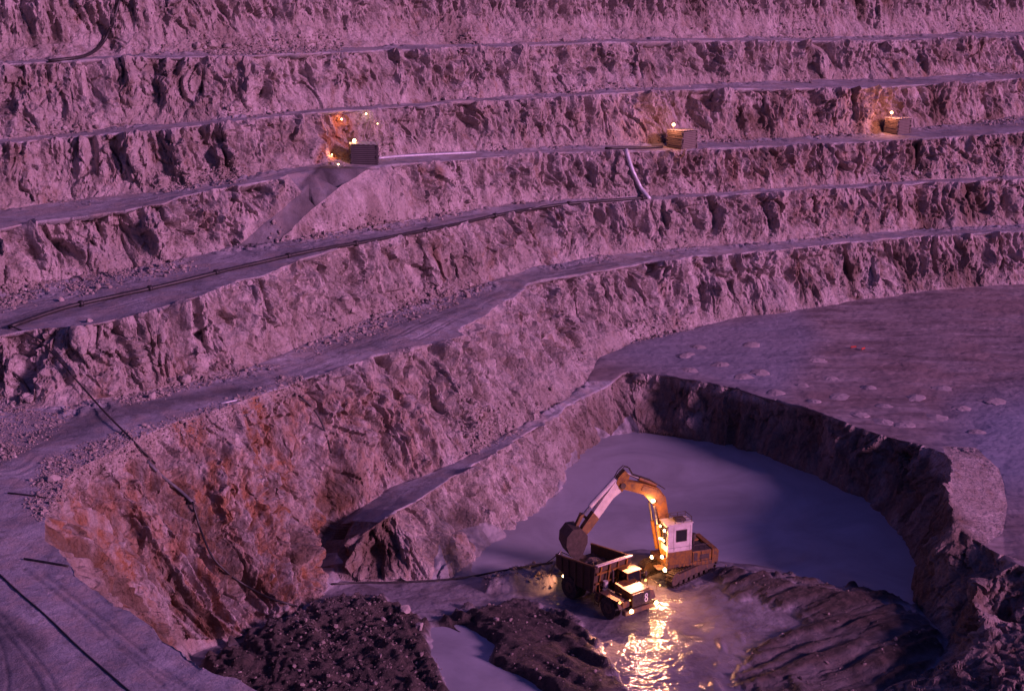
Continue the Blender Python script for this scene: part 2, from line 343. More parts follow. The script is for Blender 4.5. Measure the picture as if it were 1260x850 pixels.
# pit floor and pond bed levels
for u, v, z in ((1000, 650, -1), (900, 600, -1.2), (800, 570, -1), (740, 600, -1), (700, 640, -1), (650, 670, -1), (850, 650, -1.2), (950, 660, -1.2), (1050, 680, -1), (1060, 640, -1), (760, 640, -1.2), (1090, 700, -1), (620, 690, -.6), (820, 620, -1.2), (980, 620, -1.2), (900, 560, -1), (930, 690, -1)):
    addv(at(u, v, z), 0.0)
for u, v, z in ((850, 740, 1), (780, 760, 1), (700, 740, 1), (620, 750, 1), (800, 820, 1), (900, 820, 1.0), (1000, 800, 1.0), (1080, 800, 1.1), (1000, 870, 1), (860, 900, 1), (700, 850, .9), (580, 800, .7), (600, 840, .7), (640, 860, 0.7), (500, 740, 1), (460, 735, 1), (480, 800, 1.2), (400, 800, 1.2), (350, 830, 1.1), (440, 900, 1.2), (560, 930, 1), (760, 900, 1), (380, 750, 1), (300, 800, .9), (250, 830, .9), (520, 760, .9), (940, 760, 1), (1040, 760, 1), (1120, 790, .9)):
    addv(at(u, v, z), 0.0)
for x, y in ((-95, 40), (-110, 120), (-130, 240), (-60, 30), (95, 70), (110, 140), (140, 250)): pass

for q in ((426, 207.5, B3(426)), (394, 234, 23.05), (353, 268, 21.05), (317, 301, B2(317))): addv(at(*q), .5)
vo, eo, fo, ov, oe, of = delaunay_2d_cdt([Vector((p[0], p[1])) for p in V0], E0, [], 0, 1e-4)
Z = np.zeros(len(vo)); HF = np.zeros(len(vo)); bad = []
for i, o in enumerate(ov):
    if o: Z[i] = V0[o[0]][2]; HF[i] = H0[o[0]]
    else: bad.append(i)
print('CDT', len(V0), '->', len(vo), 'crossings', len(bad), [tuple(round(c, 1) for c in vo[i]) for i in bad][:20])
nb = {}
for a, b in eo: nb.setdefault(a, []).append(b); nb.setdefault(b, []).append(a)
for i in bad:
    q = [j for j in nb[i] if ov[j]]
    if q: Z[i] = np.mean(Z[q]); HF[i] = np.mean(HF[q])
V = np.array([(v[0], v[1], z) for v, z in zip(vo, Z)]); T = np.array([f for f in fo])
a, b, c = V[T[:, 0]], V[T[:, 1]], V[T[:, 2]]
N = np.cross(b - a, c - a); flip = N[:, 2] < 0; T[flip] = T[flip][:, ::-1]
N[flip] *= -1; ar = np.linalg.norm(N, axis=1); N /= ar[:, None] + 1e-12
le = np.maximum.reduce([np.linalg.norm(a - b, axis=1), np.linalg.norm(b - c, axis=1), np.linalg.norm(a - c, axis=1)])
# drop the long hull slivers that lie wholly outside the modelled place
cen = (a + b + c) / 3
keep = ~((cen[:, 2] < 20) & (le > 60) & (cen[:, 1] < 60) & (np.abs(cen[:, 0]) > 70))
slope = np.degrees(np.arccos(np.clip(N[:, 2], -1, 1)))
# region of each triangle: 0 face, 1 bench, 2 plateau, 3 pit floor
REG = np.where(slope > 27, 0, 1)
REG = np.where((REG == 1) & (cen[:, 2] < 5.6) & (cen[:, 2] > 4.6) & (cen[:, 0] > 8), 2, REG)
REG = np.where((cen[:, 2] < 2.2) & ((slope < 22) | (np.max(np.stack([a[:, 2], b[:, 2], c[:, 2]]), 0) < 1.6)), 3, REG)
def inside(poly, u, v):
    ins = np.zeros(len(u), bool)
    for (x0, y0), (x1, y1) in zip(poly, poly[1:] + poly[:1]):
        ins ^= ((y0 > v) != (y1 > v)) & (u < (x1 - x0) * (v - y0) / ((y1 - y0) or 1e-9) + x0)
    return ins
yc_ = np.maximum(cen[:, 1] * cp - (cen[:, 2] - HC) * sp, 1)
cu, cvv = 630 + F * cen[:, 0] / yc_, 425 - F * (cen[:, 1] * sp + (cen[:, 2] - HC) * cp) / yc_
REG[inside([(392, 206), (458, 206), (412, 234), (374, 267), (345, 299), (288, 306), (330, 264), (366, 231)], cu, cvv) & (REG == 0)] = 1
REG[inside([(1126, 745), (1166, 785), (1153, 822), (1086, 850), (1040, 900), (1040, 1200), (1500, 1200), (1500, 696), (1130, 696)], cu, cvv) & (cen[:, 2] < 5.7) & (cen[:, 1] > 55)] = 0
REG[inside([(1155, 546), (1238, 556), (1250, 650), (1215, 674), (1165, 660), (1155, 600)], cu, cvv) & (cen[:, 2] > 4.4) & (cen[:, 2] < 7)] = 0
T = T[keep]; REG = REG[keep]

# ------------------------------------------------------------------ refine the sheet
def refine(V, A, T, R, lim):
    e = np.sort(np.stack([T[:, [0, 1]], T[:, [1, 2]], T[:, [2, 0]]], 1).reshape(-1, 2), axis=1)
    k = e[:, 0].astype(np.int64) * len(V) + e[:, 1]
    uk, inv = np.unique(k, return_inverse=True); ua, ub = uk // len(V), uk % len(V)
    mid = (V[ua] + V[ub]) / 2; L = np.linalg.norm(V[ua] - V[ub], axis=1)
    longe = L > lim(mid)
    idx = np.full(len(uk), -1); idx[longe] = len(V) + np.arange(longe.sum())
    V2 = np.vstack([V, mid[longe]]); A2 = np.vstack([A, (A[ua[longe]] + A[ub[longe]]) / 2])
    m = idx[inv].reshape(-1, 3); cnt = (m >= 0).sum(1)
    out = []; ro = []
    s = cnt == 0; out.append(T[s]); ro.append(R[s])
    s = cnt == 3; t, q = T[s], m[s]
    for f in (np.stack([t[:, 0], q[:, 0], q[:, 2]], 1), np.stack([q[:, 0], t[:, 1], q[:, 1]], 1), np.stack([q[:, 2], q[:, 1], t[:, 2]], 1), q): out.append(f); ro.append(R[s])
    s = cnt == 1
    for j in range(3):
        ss = s & (m[:, j] >= 0); t, q = T[ss], m[ss][:, j]; x, y, z = t[:, j], t[:, (j + 1) % 3], t[:, (j + 2) % 3]
        out += [np.stack([x, q, z], 1), np.stack([q, y, z], 1)]; ro += [R[ss]] * 2
    s = cnt == 2
    for j in range(3):          # edge j is the short one
        ss = s & (m[:, j] < 0); t, q = T[ss], m[ss]; x, y, z = t[:, j], t[:, (j + 1) % 3], t[:, (j + 2) % 3]
        qyz, qzx = q[:, (j + 1) % 3], q[:, (j + 2) % 3]
        out += [np.stack([x, y, qyz], 1), np.stack([x, qyz, qzx], 1), np.stack([qzx, qyz, z], 1)]; ro += [R[ss]] * 3
    return V2, A2, np.vstack(out), np.concatenate(ro)
DET = 0.0018
def lim(mid):
    D = np.sqrt(mid[:, 0] ** 2 + mid[:, 1] ** 2 + (mid[:, 2] - HC) ** 2)
    yc = mid[:, 1] * cp - (mid[:, 2] - HC) * sp; yc = np.maximum(yc, 1)
    u = 630 + F * mid[:, 0] / yc; v = 425 - F * (mid[:, 1] * sp + (mid[:, 2] - HC) * cp) / yc
    off = np.maximum(np.maximum(-u, u - 1260), np.maximum(-v - 20, v - 850)) / 150.0
    return np.clip(D * DET, 0.17, 0.5) * np.clip(1 + np.maximum(off, 0) * 6, 1, 12)
A = np.stack([HF, np.zeros(len(HF))], 1)
for it in range(9):
    n0 = len(T); V, A, T, REG = refine(V, A, T, REG, lim)
    if len(T) == n0: break
print('terrain', len(V), len(T))

# ------------------------------------------------------------------ displacement
def vnorm(V, T):
    n = np.cross(V[T[:, 1]] - V[T[:, 0]], V[T[:, 2]] - V[T[:, 0]]); o = np.zeros_like(V)
    for k in range(3):
        for ax in range(3): o[:, ax] += np.bincount(T[:, k], n[:, ax], len(V))
    return o / (np.linalg.norm(o, axis=1)[:, None] + 1e-12)
def spread(x, T, n=4):
    """smooth a per-vertex value over the sheet"""
    x = x.copy(); cnt = np.bincount(T.ravel(), minlength=len(V))[:, None] + 1e-9
    for _ in range(n):
        m = x[T].mean(1); s = np.zeros_like(x)
        for k in range(3):
            for ax in range(x.shape[1]): s[:, ax] += np.bincount(T[:, k], m[:, ax], len(V))
        x = s / cnt
    return x
Nv = spread(vnorm(V, T), T, 6)
face = sstep(0.92, 0.62, Nv[:, 2])
Nh = Nv.copy(); Nh[:, 2] *= 0.35; Nh /= np.linalg.norm(Nh, axis=1)[:, None] + 1e-9
hf = A[:, 0]
reg_f = np.zeros((len(V), 4))
for r in range(4):
    s = T[REG == r]; reg_f[np.unique(s), r] = 1
reg_f = spread(reg_f, T, 3)
P = V.copy()
warp = np.stack([vn(P * 0.35, 21), vn(P * 0.35, 22), vn(P * 0.35, 23)], 1)
Pw = P + warp * 0.9
fl = Pw * np.array([1, 1, 0.16])
upper = sstep(0.05, 0.5, hf)
r1 = np.abs(vn(fl * 0.42, 31)) * 2.6 - .9          # ridges 2.4 m apart
upper = np.maximum(upper, np.exp(-(((P[:, 0] + 20) / 16) ** 2 + ((P[:, 1] - 100) / 22) ** 2)) * (P[:, 2] < 15) * sstep(0, .12, hf))
r2 = np.abs(vn(fl * 0.95 + warp * .3, 32)) * 2.6 - .9
r3 = np.abs(vn(fl * np.array([1, 1, 1.6]) * 2.1, 33)) * 2.4 - .8
g = sstep(0.55, 0.95, 1 - np.abs(vn(P * np.array([1, 1, 0.05]) * 0.17, 34)) * 2.2)   # rare deep gullies
cv, cb, ct = cell(Pw * np.array([0.75, 0.75, 0.42]), 41, True)
cv2, cb2, ct2 = cell(Pw * np.array([1.9, 1.9, 1.2]) + 5, 42, True)
fine = fbm(P * 3.2, 2, 51)
lowf = fbm(P * np.array([.16, .16, .1]), 3, 55)
patch = sstep(-0.35, 0.35, vn(P * 0.13, 57))     # how blocky or how fluted a stretch of wall is
topw = sstep(33, 38, P[:, 2]) * sstep(-15, 5, P[:, 0])
strata = vn(np.stack([P[:, 0] * .05, P[:, 1] * .05, P[:, 2] * 1.6 + warp[:, 0] * .8], 1), 36) + .6 * vn(np.stack([P[:, 0] * .1, P[:, 1] * .1, P[:, 2] * 3.7], 1), 37)
vs_ = P * np.array([1, 1, .05]); fv = 1.1 * np.abs(vn(vs_ * .8, 131)) + .8 * np.abs(vn(vs_ * 1.9, 132)) - .5
d = (0.80 * r1 * (1 - .5 * topw) + 0.46 * r2 * (1 - .5 * topw) + 0.24 * r3 + 1.1 * topw * fv + .25 * fv) * (0.35 + 0.65 * upper) * (1.15 - 0.45 * patch)
d += (0.24 * cv * (0.5 + 0.8 * patch) + (0.62 - .35 * topw) * ct + 0.12 * cv2 + 0.32 * ct2 + 0.12 * strata) * (0.30 + 0.70 * upper)
d += -0.13 * sstep(0.16, 0.0, cb) - 0.05 * sstep(0.12, 0, cb2) + 0.07 * fine + 0.8 * lowf - 1.2 * g * upper
far = sstep(125, 170, P[:, 1])
# bigger relief on the old cliff in the left foreground
near_cliff = np.exp(-(((P[:, 0] + 20) / 15) ** 2 + ((P[:, 1] - 100) / 22) ** 2)) * (P[:, 2] < 15)
d *= 0.95 + 0.25 * (1 - far) + 0.45 * near_cliff
def proj(P):
    yc = np.maximum(P[:, 1] * cp - (P[:, 2] - HC) * sp, 1)
    return 630 + F * P[:, 0] / yc, 425 - F * (P[:, 1] * sp + (P[:, 2] - HC) * cp) / yc
PU, PV = proj(P)
def path_d(pts):
    xs = [q[0] for q in pts]; ys = [q[1] for q in pts]; dist = np.full(len(PU), 1e4)
    k = np.where((PU > min(xs) - 60) & (PU < max(xs) + 60) & (PV > min(ys) - 60) & (PV < max(ys) + 60))[0]; U, W = PU[k], PV[k]; dk = np.full(len(k), 1e4)
    for (x0, y0), (x1, y1) in zip(pts, pts[1:]):
        ex, ey = x1 - x0, y1 - y0; t = np.clip(((U - x0) * ex + (W - y0) * ey) / (ex * ex + ey * ey), 0, 1)
        dk = np.minimum(dk, np.hypot(U - x0 - t * ex, W - y0 - t * ey))
    dist[k] = dk; return dist
# named gullies (negative) and spurs (positive) seen in the cliffs
wj = 6 * warp[:, 0]
for pts, wd, amp in (([(412, 545), (418, 590), (420, 640), (412, 700)], 11, -2.6), ([(563, 418), (564, 470), (568, 510)], 7, -1.1), ([(548, 420), (550, 460), (545, 510)], 10, 0.9),
                     ([(656, 350), (675, 380), (700, 415), (722, 440)], 5, -1.2), ([(80, 640), (110, 690), (150, 735)], 12, -1.8), ([(200, 600), (235, 650), (250, 690), (320, 735)], 11, -2.0),
                     ([(180, 520), (200, 560), (225, 610), (245, 650)], 7, -0.9), ([(350, 480), (385, 520), (405, 560)], 8, -0.9), ([(235, 360), (240, 400), (250, 430)], 7, -1.3), ([(325, 120), (330, 90)], 10, -.9),
                     ([(660, 255), (668, 290), (676, 320)], 6, -1.0), ([(20, 415), (28, 450), (40, 490)], 8, -1.2), ([(575, 150), (573, 182)], 4, -1.0), ([(660, 75), (655, 110)], 8, -.8),
                     ([(770, 462), (764, 500), (752, 535)], 8, -1.3), ([(430, 350), (470, 360), (500, 372)], 6, -.5), ([(1130, 240), (1140, 270)], 12, -.8), ([(120, 20), (135, 60)], 9, -1.2),
                     ([(1000, 640), (1060, 590)], 3, .2), ([(1210, 70), (1230, 110)], 16, -1.2), ([(280, 600), (300, 660), (330, 700)], 10, 0.9), ([(150, 600), (180, 660), (210, 700)], 12, 1.0)):
    d = d + amp * np.exp(-((path_d(pts) + wj) / wd) ** 2)
cx_, cy_, _ = at(345, 800, 1); aa = np.arctan2(P[:, 1] - cy_, P[:, 0] - cx_); rad = np.hypot(P[:, 0] - cx_, P[:, 1] - cy_)
def flutes(q, sd_):
    n1 = np.abs(vn(q * np.array([.55, 1, 1]), sd_)); n2 = np.abs(vn(q * np.array([1.25, 1.6, 1]) + 3, sd_ + 1)); n3 = np.abs(vn(q * np.array([2.9, 3, 1]) + 9, sd_ + 2))
    return 1.9 * n1 + 1.15 * n2 + 0.55 * n3 - 1.1
mL = sstep(26, 18, rad) * (P[:, 0] < cx_ + 6) * (P[:, 2] < 15) * sstep(.0, .1, hf)
fL = flutes(np.stack([aa * 13 + warp[:, 0] * .5, rad * .10, P[:, 2] * .06], 1), 101)
tx, ty = 18 / 28.4, 22 / 28.4
mM = sstep(cx_ - 1, cx_ + 7, P[:, 0]) * sstep(16, 12, P[:, 0]) * (P[:, 2] < 14.5) * (P[:, 1] < 146) * (1 - mL)
fM = flutes(np.stack([P[:, 0] * tx + P[:, 1] * ty + warp[:, 0] * .4, (P[:, 0] * ty - P[:, 1] * tx) * .12, P[:, 2] * .10], 1), 111)
ce = 1 - .75 * sstep(.8, 1, hf)
d = d * (1 - .45 * mL - .35 * mM) + (1.15 * fL * mL + .8 * fM * mM) * ce
d = d * (1 - .8 * sstep(.85, 1, hf) * mL) * (1 - .95 * (PV > 785) * (PU < 420) * (P[:, 2] < 3))
d = d * (1 - .8 * sstep(80, 74, P[:, 1]))
# smooth tipped fan beside the ramp
def fanm():
    return np.exp(-(((PU - 440) / 62) ** 4 + ((PV - 252) / 42) ** 4))
fan = fanm() * (PV > 205); d = d * (1 - 0.85 * fan) + fan * 0.9
slab = np.exp(-(((PU - 1203) / 48) ** 4 + ((PV - 605) / 66) ** 4)) * (P[:, 2] > 4.5); d = d * (1 - 0.75 * slab)
rampm = np.exp(-(path_d([(430, 208), (388, 236), (350, 268), (318, 302)]) / 24) ** 4); d = d * (1 - 0.9 * rampm)
rwall = sstep(0, 12, P[:, 0]) * (P[:, 2] < 6.5) * (P[:, 1] < 160); d = d * (1 - 0.4 * rwall)
disp = Nh * (d * face * 0.88)[:, None]
# flats: tyre ridges, lumps
bench = (1 - face)
zb = 0.05 * fbm(P * 1.1, 3, 61) + 0.16 * fbm(P * 0.18, 2, 64)
br = sstep(1120, 1160, PU + (PV - 790).clip(0) * .9) * sstep(690, 715, PV) * (P[:, 2] > 1.0) * (P[:, 2] < 5.8)
zb += br * (0.55 * fbm(P * 0.45, 3, 86) + 0.35 * cv + 0.2 * cv2)
rutl = np.zeros(len(P)); wb = 0.05 * vn(P * 0.2, 87)
for c_ in (.30, .36, .52, .58, .74, .79): rutl = np.maximum(rutl, np.exp(-((hf + wb - c_) / 0.014) ** 2))
rutl *= (P[:, 2] > 7) * sstep(-.4, .4, vn(P * 0.12, 88))
for pts in ([(-10, 745), (14, 772), (38, 800), (60, 830), (76, 860)], [(-10, 757), (8, 780), (28, 806), (46, 835), (58, 865)], [(-10, 770), (4, 800), (10, 830), (8, 865)], [(120, 775), (180, 815), (240, 850)], [(30, 700), (90, 745), (140, 790), (200, 840)], [(52, 705), (110, 748), (165, 792), (225, 840)]):
    rutl = np.maximum(rutl, .9 * np.exp(-((path_d(pts) + 2 * warp[:, 1]) / 2.2) ** 2) * (P[:, 2] > 7))
zb -= 0.07 * rutl
rub = (1 - np.clip(reg_f[:, 2] * 1.6, 0, 1)) * sstep(0.0, 0.6, fbm(P * 0.25, 2, 66) + 0.25) * np.exp(-((hf - 0.1) / 0.25) ** 2)
zb += rub * (0.12 + 0.20 * cv2)
zb += reg_f[:, 2] * (0.08 * np.abs(vn(np.stack([P[:, 0] * .35 - P[:, 1] * .12, P[:, 1] * 1.1 + P[:, 0] * .35, P[:, 2] * 0], 1), 141)) + .05 * fbm(P * 1.6, 3, 142))
disp[:, 2] += zb * bench * (1 - reg_f[:, 3])

# local features given by where they are: (u, v, level) -> ground mask
def bump_at(u, v, z, rx, ry, rot=0):
    x, y, _ = at(u, v, z); dx, dy = P[:, 0] - x, P[:, 1] - y
    c_, s_ = math.cos(rot), math.sin(rot); a_ = (dx * c_ + dy * s_) / rx; b_ = (-dx * s_ + dy * c_) / ry
    return np.exp(-(a_ * a_ + b_ * b_)) * (np.abs(P[:, 2] - z) < 4)
fl_ = reg_f[:, 3]
def inpoly(poly, soft=12):
    """soft membership of a patch of ground outlined by its corners"""
    xs = [q[0] for q in poly]; ys = [q[1] for q in poly]; res = np.zeros(len(PU))
    k = np.where((PU > min(xs) - soft) & (PU < max(xs) + soft) & (PV > min(ys) - soft) & (PV < max(ys) + soft))[0]
    if not len(k): return res
    U, W = PU[k], PV[k]; n = len(poly); ins = np.zeros(len(k), bool); dist = np.full(len(k), 1e9)
    for i in range(n):
        x0, y0 = poly[i]; x1, y1 = poly[(i + 1) % n]
        ins ^= ((y0 > W) != (y1 > W)) & (U < (x1 - x0) * (W - y0) / ((y1 - y0) if y1 != y0 else 1e-9) + x0)
        ex, ey = x1 - x0, y1 - y0; t = np.clip(((U - x0) * ex + (W - y0) * ey) / (ex * ex + ey * ey + 1e-9), 0, 1)
        dist = np.minimum(dist, np.hypot(U - x0 - t * ex, (W - y0 - t * ey) * 1.8))
    res[k] = np.clip(0.5 + np.where(ins, dist, -dist) / soft, 0, 1); return res
wob = fbm(P * 0.5, 3, 70)
dirtL = inpoly([(258, 815), (300, 790), (345, 775), (400, 752), (450, 742), (470, 740), (500, 752), (530, 768), (525, 800), (560, 860), (240, 870)], 34) * fl_
dirtM = inpoly([(520, 765), (570, 752), (640, 745), (690, 752), (725, 780), (750, 830), (790, 870), (640, 870), (600, 815), (610, 795), (590, 790)], 30) * fl_
dirtR = inpoly([(880, 702), (960, 712), (1060, 728), (1128, 752), (1170, 800), (1120, 850), (1000, 870), (940, 860), (900, 845), (930, 800), (1000, 770), (980, 750), (905, 735)], 36) * fl_
pudd = inpoly([(528, 768), (580, 766), (600, 782), (610, 792), (600, 812), (650, 830), (700, 870), (560, 870), (530, 800)], 22) * fl_
berm = inpoly([(596, 716), (650, 702), (700, 700), (716, 712), (700, 722), (640, 724), (600, 728)], 8) * fl_
wetp = inpoly([(690, 735), (760, 715), (830, 720), (900, 735), (930, 770), (900, 815), (930, 870), (760, 870), (745, 820), (720, 775)], 40) * fl_
grt = fbm(P * 1.3, 4, 72); cvf, cbf = cell(P * 1.4, 73)
def ragged(m): return sstep(.2, .8, m + 1.1 * (grt * .5 + wob * .6) * 4 * m * (1 - m))
dirtL, dirtM, dirtR, pudd = ragged(dirtL), ragged(dirtM), ragged(dirtR), ragged(pudd)
zf = 0.06 * fbm(P * 0.5, 3, 74) * (1 - wetp * .8)
anL = math.radians(115); QL = np.stack([P[:, 0] * math.cos(anL) + P[:, 1] * math.sin(anL), (-P[:, 0] * math.sin(anL) + P[:, 1] * math.cos(anL)), P[:, 2] * 0], 1)
strL = 1 - 2 * np.abs(vn(QL * np.array([0.16, 0.9, 1]) + warp * 0.4, 78))
zf += dirtL * (0.55 + 0.45 * wob + 0.25 * strL + 0.34 * grt + 0.30 * fbm(P * 3.0, 3, 84) + 0.05 * cvf)
an = math.radians(35)
Qd = np.stack([P[:, 0] * math.cos(an) + P[:, 1] * math.sin(an), (-P[:, 0] * math.sin(an) + P[:, 1] * math.cos(an)), P[:, 2] * 0], 1)
strk = fbm(Qd * np.array([0.18, 1.5, 1]) + warp * 0.3, 3, 76)
an2 = math.radians(-50); Qe = np.stack([P[:, 0] * math.cos(an2) + P[:, 1] * math.sin(an2), (-P[:, 0] * math.sin(an2) + P[:, 1] * math.cos(an2)), P[:, 2] * 0], 1)
strk2 = 1 - 2 * np.abs(vn(Qe * np.array([0.10, 1.05, 1]) + warp * 0.2, 77))
zf += dirtM * (0.35 + 0.36 * strk2 + 0.22 * grt + 0.3 * wob)
zf += dirtR * (0.30 + 0.42 * strk + 0.14 * grt + 0.2 * wob)
zf += berm * (0.75 + 0.3 * grt + 0.06 * cvf) - pudd * 0.55
# a few raised ruts in the wet floor below the truck
rutm = inpoly([(850, 800), (940, 770), (1010, 870), (850, 880)], 20) * fl_
Qr = np.stack([P[:, 0] + 0.12 * P[:, 1], P[:, 1] * 0.22, P[:, 2] * 0], 1)
rut = sstep(0.35, 0.9, vn(Qr * 1.2, 79)); zf += rutm * rut * 0.2
disp[:, 2] += zf * sstep(0.2, 0.8, fl_) * (P[:, 2] > -0.3)
P2 = P + disp
P2[:, 2] = np.where((P[:, 2] <= 0.0) & (fl_ > 0.6) & (P2[:, 2] > -0.05) & (dirtR < .2), -0.06, P2[:, 2])

rust = np.clip(near_cliff * 0.35 + 0.5 * inpoly([(75, 625), (170, 570), (290, 600), (300, 690), (250, 740), (130, 735)], 30) + 1.3 * inpoly([(400, 140), (440, 135), (450, 205), (390, 205)], 10) + 0.35 * inpoly([(380, 480), (530, 460), (560, 600), (420, 640)], 40)
               + 0.9 * inpoly([(250, 570), (285, 560), (290, 640), (250, 645)], 8) + 0.3 * inpoly([(700, 140), (1250, 60), (1250, 300), (1000, 300)], 90), 0, 1) * face
shade_brown_face = np.clip(inpoly([(770, 462), (1000, 510), (1130, 550), (1170, 640), (1130, 750), (1000, 590), (760, 535)], 16) * 1.0
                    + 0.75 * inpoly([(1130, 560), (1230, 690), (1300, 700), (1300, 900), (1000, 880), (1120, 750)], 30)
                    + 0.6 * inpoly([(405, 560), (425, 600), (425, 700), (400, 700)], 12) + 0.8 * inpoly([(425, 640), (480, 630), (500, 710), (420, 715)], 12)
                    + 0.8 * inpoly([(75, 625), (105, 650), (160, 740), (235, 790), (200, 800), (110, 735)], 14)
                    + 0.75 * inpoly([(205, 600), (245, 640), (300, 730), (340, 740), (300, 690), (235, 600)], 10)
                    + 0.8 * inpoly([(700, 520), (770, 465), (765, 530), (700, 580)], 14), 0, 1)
shade_brown_face = np.clip(shade_brown_face * (0.8 + 0.5 * wob), 0, 1)  # shade of gullies, nose flank and right pit wall painted into the rock colour
track = inpoly([(394, 203), (460, 207), (415, 234), (375, 268), (346, 301), (286, 306), (328, 266), (364, 232)], 8)
trk = track * (0.55 + 0.45 * sstep(-.2, .3, vn(np.stack([(P[:, 0] * .8 - P[:, 1] * .6) * 1.6, (P[:, 0] * .6 + P[:, 1] * .8) * .12, P[:, 2] * 0], 1), 125)))
damp_b = np.clip(0.45 * rutl + 1.2 * trk + .35 * track + 0.12 * sstep(14, 17, P[:, 2]) + 0.8 * inpoly([(-60, 600), (60, 545), (130, 520), (330, 478), (320, 470), (130, 500), (40, 530), (-60, 560)], 12)
                 + 0.75 * inpoly([(-80, 740), (20, 755), (60, 790), (70, 900), (-80, 900)], 25) + 0.45 * inpoly([(400, 422), (655, 335), (850, 308), (660, 348), (420, 440)], 8)
                 + 0.35 * inpoly([(0, 412), (300, 330), (600, 262), (560, 268), (200, 345), (0, 395)], 10), 0, 1) * (0.75 + 0.6 * wob)
rust = np.clip(rust + mL * face * 1.1 * sstep(.15, .55, vn(np.stack([aa * 5, rad * .08, P[:, 2] * .05], 1), 121) + .4 * vn(np.stack([aa * 16, rad * .2, P[:, 2] * .1], 1), 122)), 0, 1)
shade_brown_face = np.clip(shade_brown_face + .9 * mL * face * sstep(.2, .5, vn(np.stack([aa * 7 + 3, rad * .1, P[:, 2] * .05], 1), 123)) + (.5 + .4 * sstep(5, 45, P[:, 0])) * face * sstep(.18 - .12 * sstep(5, 45, P[:, 0]), .45, fbm(P * np.array([.3, .3, .14]), 4, 124)), 0, 1)
damp_p = inpoly([(1150, 590), (1190, 500), (1300, 480), (1300, 600), (1240, 610)], 90) + 0.7 * inpoly([(735, 440), (800, 410), (980, 380), (1010, 420), (960, 490), (800, 455)], 40)
damp_f = np.clip(np.maximum(np.maximum(dirtL * 1.1, dirtM), dirtR * (0.55 + 0.9 * np.clip(strk + .2, 0, 1))) + 0.25 * sstep(.1, .5, wob), 0, 1)
wet = np.clip(wetp * 1.0 + 0.35 * inpoly([(430, 720), (600, 715), (700, 730), (690, 760), (500, 745), (240, 810), (350, 765)], 14) - dirtR * .8 + 0.15, 0, 1)
lip = sstep(0.86, 1.0, hf) * (hf < 1.01) * (P[:, 2] > 7.5) * (1 - mL) * sstep(-0.5, 0.3, fbm(P * 0.9, 3, 83)) * 0.45  # crest edges painted paler, as where they catch the light
ATT = {0: dict(rust=rust, damp_shade=shade_brown_face, lip=lip), 1: dict(damp_shade=np.clip(damp_b, 0, 1)), 2: dict(damp_shade=np.clip(damp_p, 0, 1)), 3: dict(damp_shade=damp_f, wet=wet)}
DEF = {0: ('rock_face', 'rock', 'fractured pink rock faces between the benches of the open pit'),
       1: ('mine_bench', 'dust', 'flat dusty benches stepping round the open pit'),
       2: ('upper_pit_floor', 'plateau', 'dark scraped floor above the flooded hole'),
       3: ('pit_floor', 'floor', 'wet churned mud floor around the truck and excavator')}
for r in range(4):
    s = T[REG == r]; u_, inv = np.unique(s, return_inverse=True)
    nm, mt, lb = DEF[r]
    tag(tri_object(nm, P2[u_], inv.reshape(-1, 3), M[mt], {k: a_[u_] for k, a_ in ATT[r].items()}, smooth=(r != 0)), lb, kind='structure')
# ponds
def pond(name, pts, z, label):
    P_ = [at(u, v, z) for u, v in pts]
    return tag(link_mesh(name, P_, [list(range(len(P_)))[::-1]], M['water']), label, kind='structure')
pond('pond_water', [(540, 730), (600, 640), (680, 560), (760, 500), (900, 520), (1050, 580), (1180, 680), (1190, 800), (1100, 775), (1000, 760), (900, 735), (800, 712), (700, 712), (620, 712)], 0.0, 'still milky blue water flooding the lowest part of the pit')
pond('puddle_water', [(500, 760), (640, 745), (720, 900), (540, 900)], 0.72, 'small blue grey puddle between the two dark dirt heaps')

BV = BVHTree.FromPolygons(P2.tolist(), T.tolist())
CAMP = Vector((0, 0, HC))
def hit(u, v, lift=0.0):
    l, n, i, d_ = BV.ray_cast(CAMP, ray(u, v).normalized(), 1000)
    if l is None: return Vector(at(u, v, 5)), Vector((0, 0, 1))
    return l + Vector((0, 0, lift)), n
def ground(x, y, top=60.0):
    l, n, i, d_ = BV.ray_cast(Vector((x, y, top)), Vector((0, 0, -1)), 200)
    return l.z if l is not None else 0.0
#@@OBJECTS@@
# ------------------------------------------------------------------ rubble (uncountable) and single boulders
def rock_shape(seed, sub=1):
    bm = bmesh.new(); bmesh.ops.create_icosphere(bm, subdivisions=sub, radius=1); v = np.array([q.co[:] for q in bm.verts]); f = np.array([[l.index for l in q.verts] for q in bm.faces]); bm.free()
    val, _ = cell(v * 1.1 + seed * 13.7, seed); r = 1 + 0.22 * val + 0.25 * vn(v * 1.7 + seed, seed)
    v = v * r[:, None]
    for k in range(4):       # chop flat sides
        rg = np.random.default_rng(seed * 9 + k); nn = rg.normal(size=3); nn /= np.linalg.norm(nn); h = 0.62
        dd = v @ nn; v = v - np.outer(np.maximum(dd - h, 0), nn)
    return v, f
def rubble_material():
    m, n, b = new_mat('broken_rock')
    at_ = attr(n, 'tone'); p = scaled(n, (1, 1, 1))
    base = ramp(n, at_, [(0.0, (0.11, 0.075, 0.065)), (0.35, (0.26, 0.20, 0.18)), (0.75, (0.44, 0.37, 0.35)), (1.0, (0.58, 0.52, 0.50))])
    base = mix(n, 0.5, base, ramp(n, noise(n, p, 4, 4, 0.7), [(0.3, (0.18, 0.14, 0.13)), (0.7, (0.45, 0.39, 0.37))]))
    n.links.new(base, b.inputs['Base Color']); b.inputs['Roughness'].default_value = 0.9
    bump(n, b, noise(n, p, 7, 4, 0.7), 0.6, 0.08)
    return m
M['rubble'] = rubble_material()
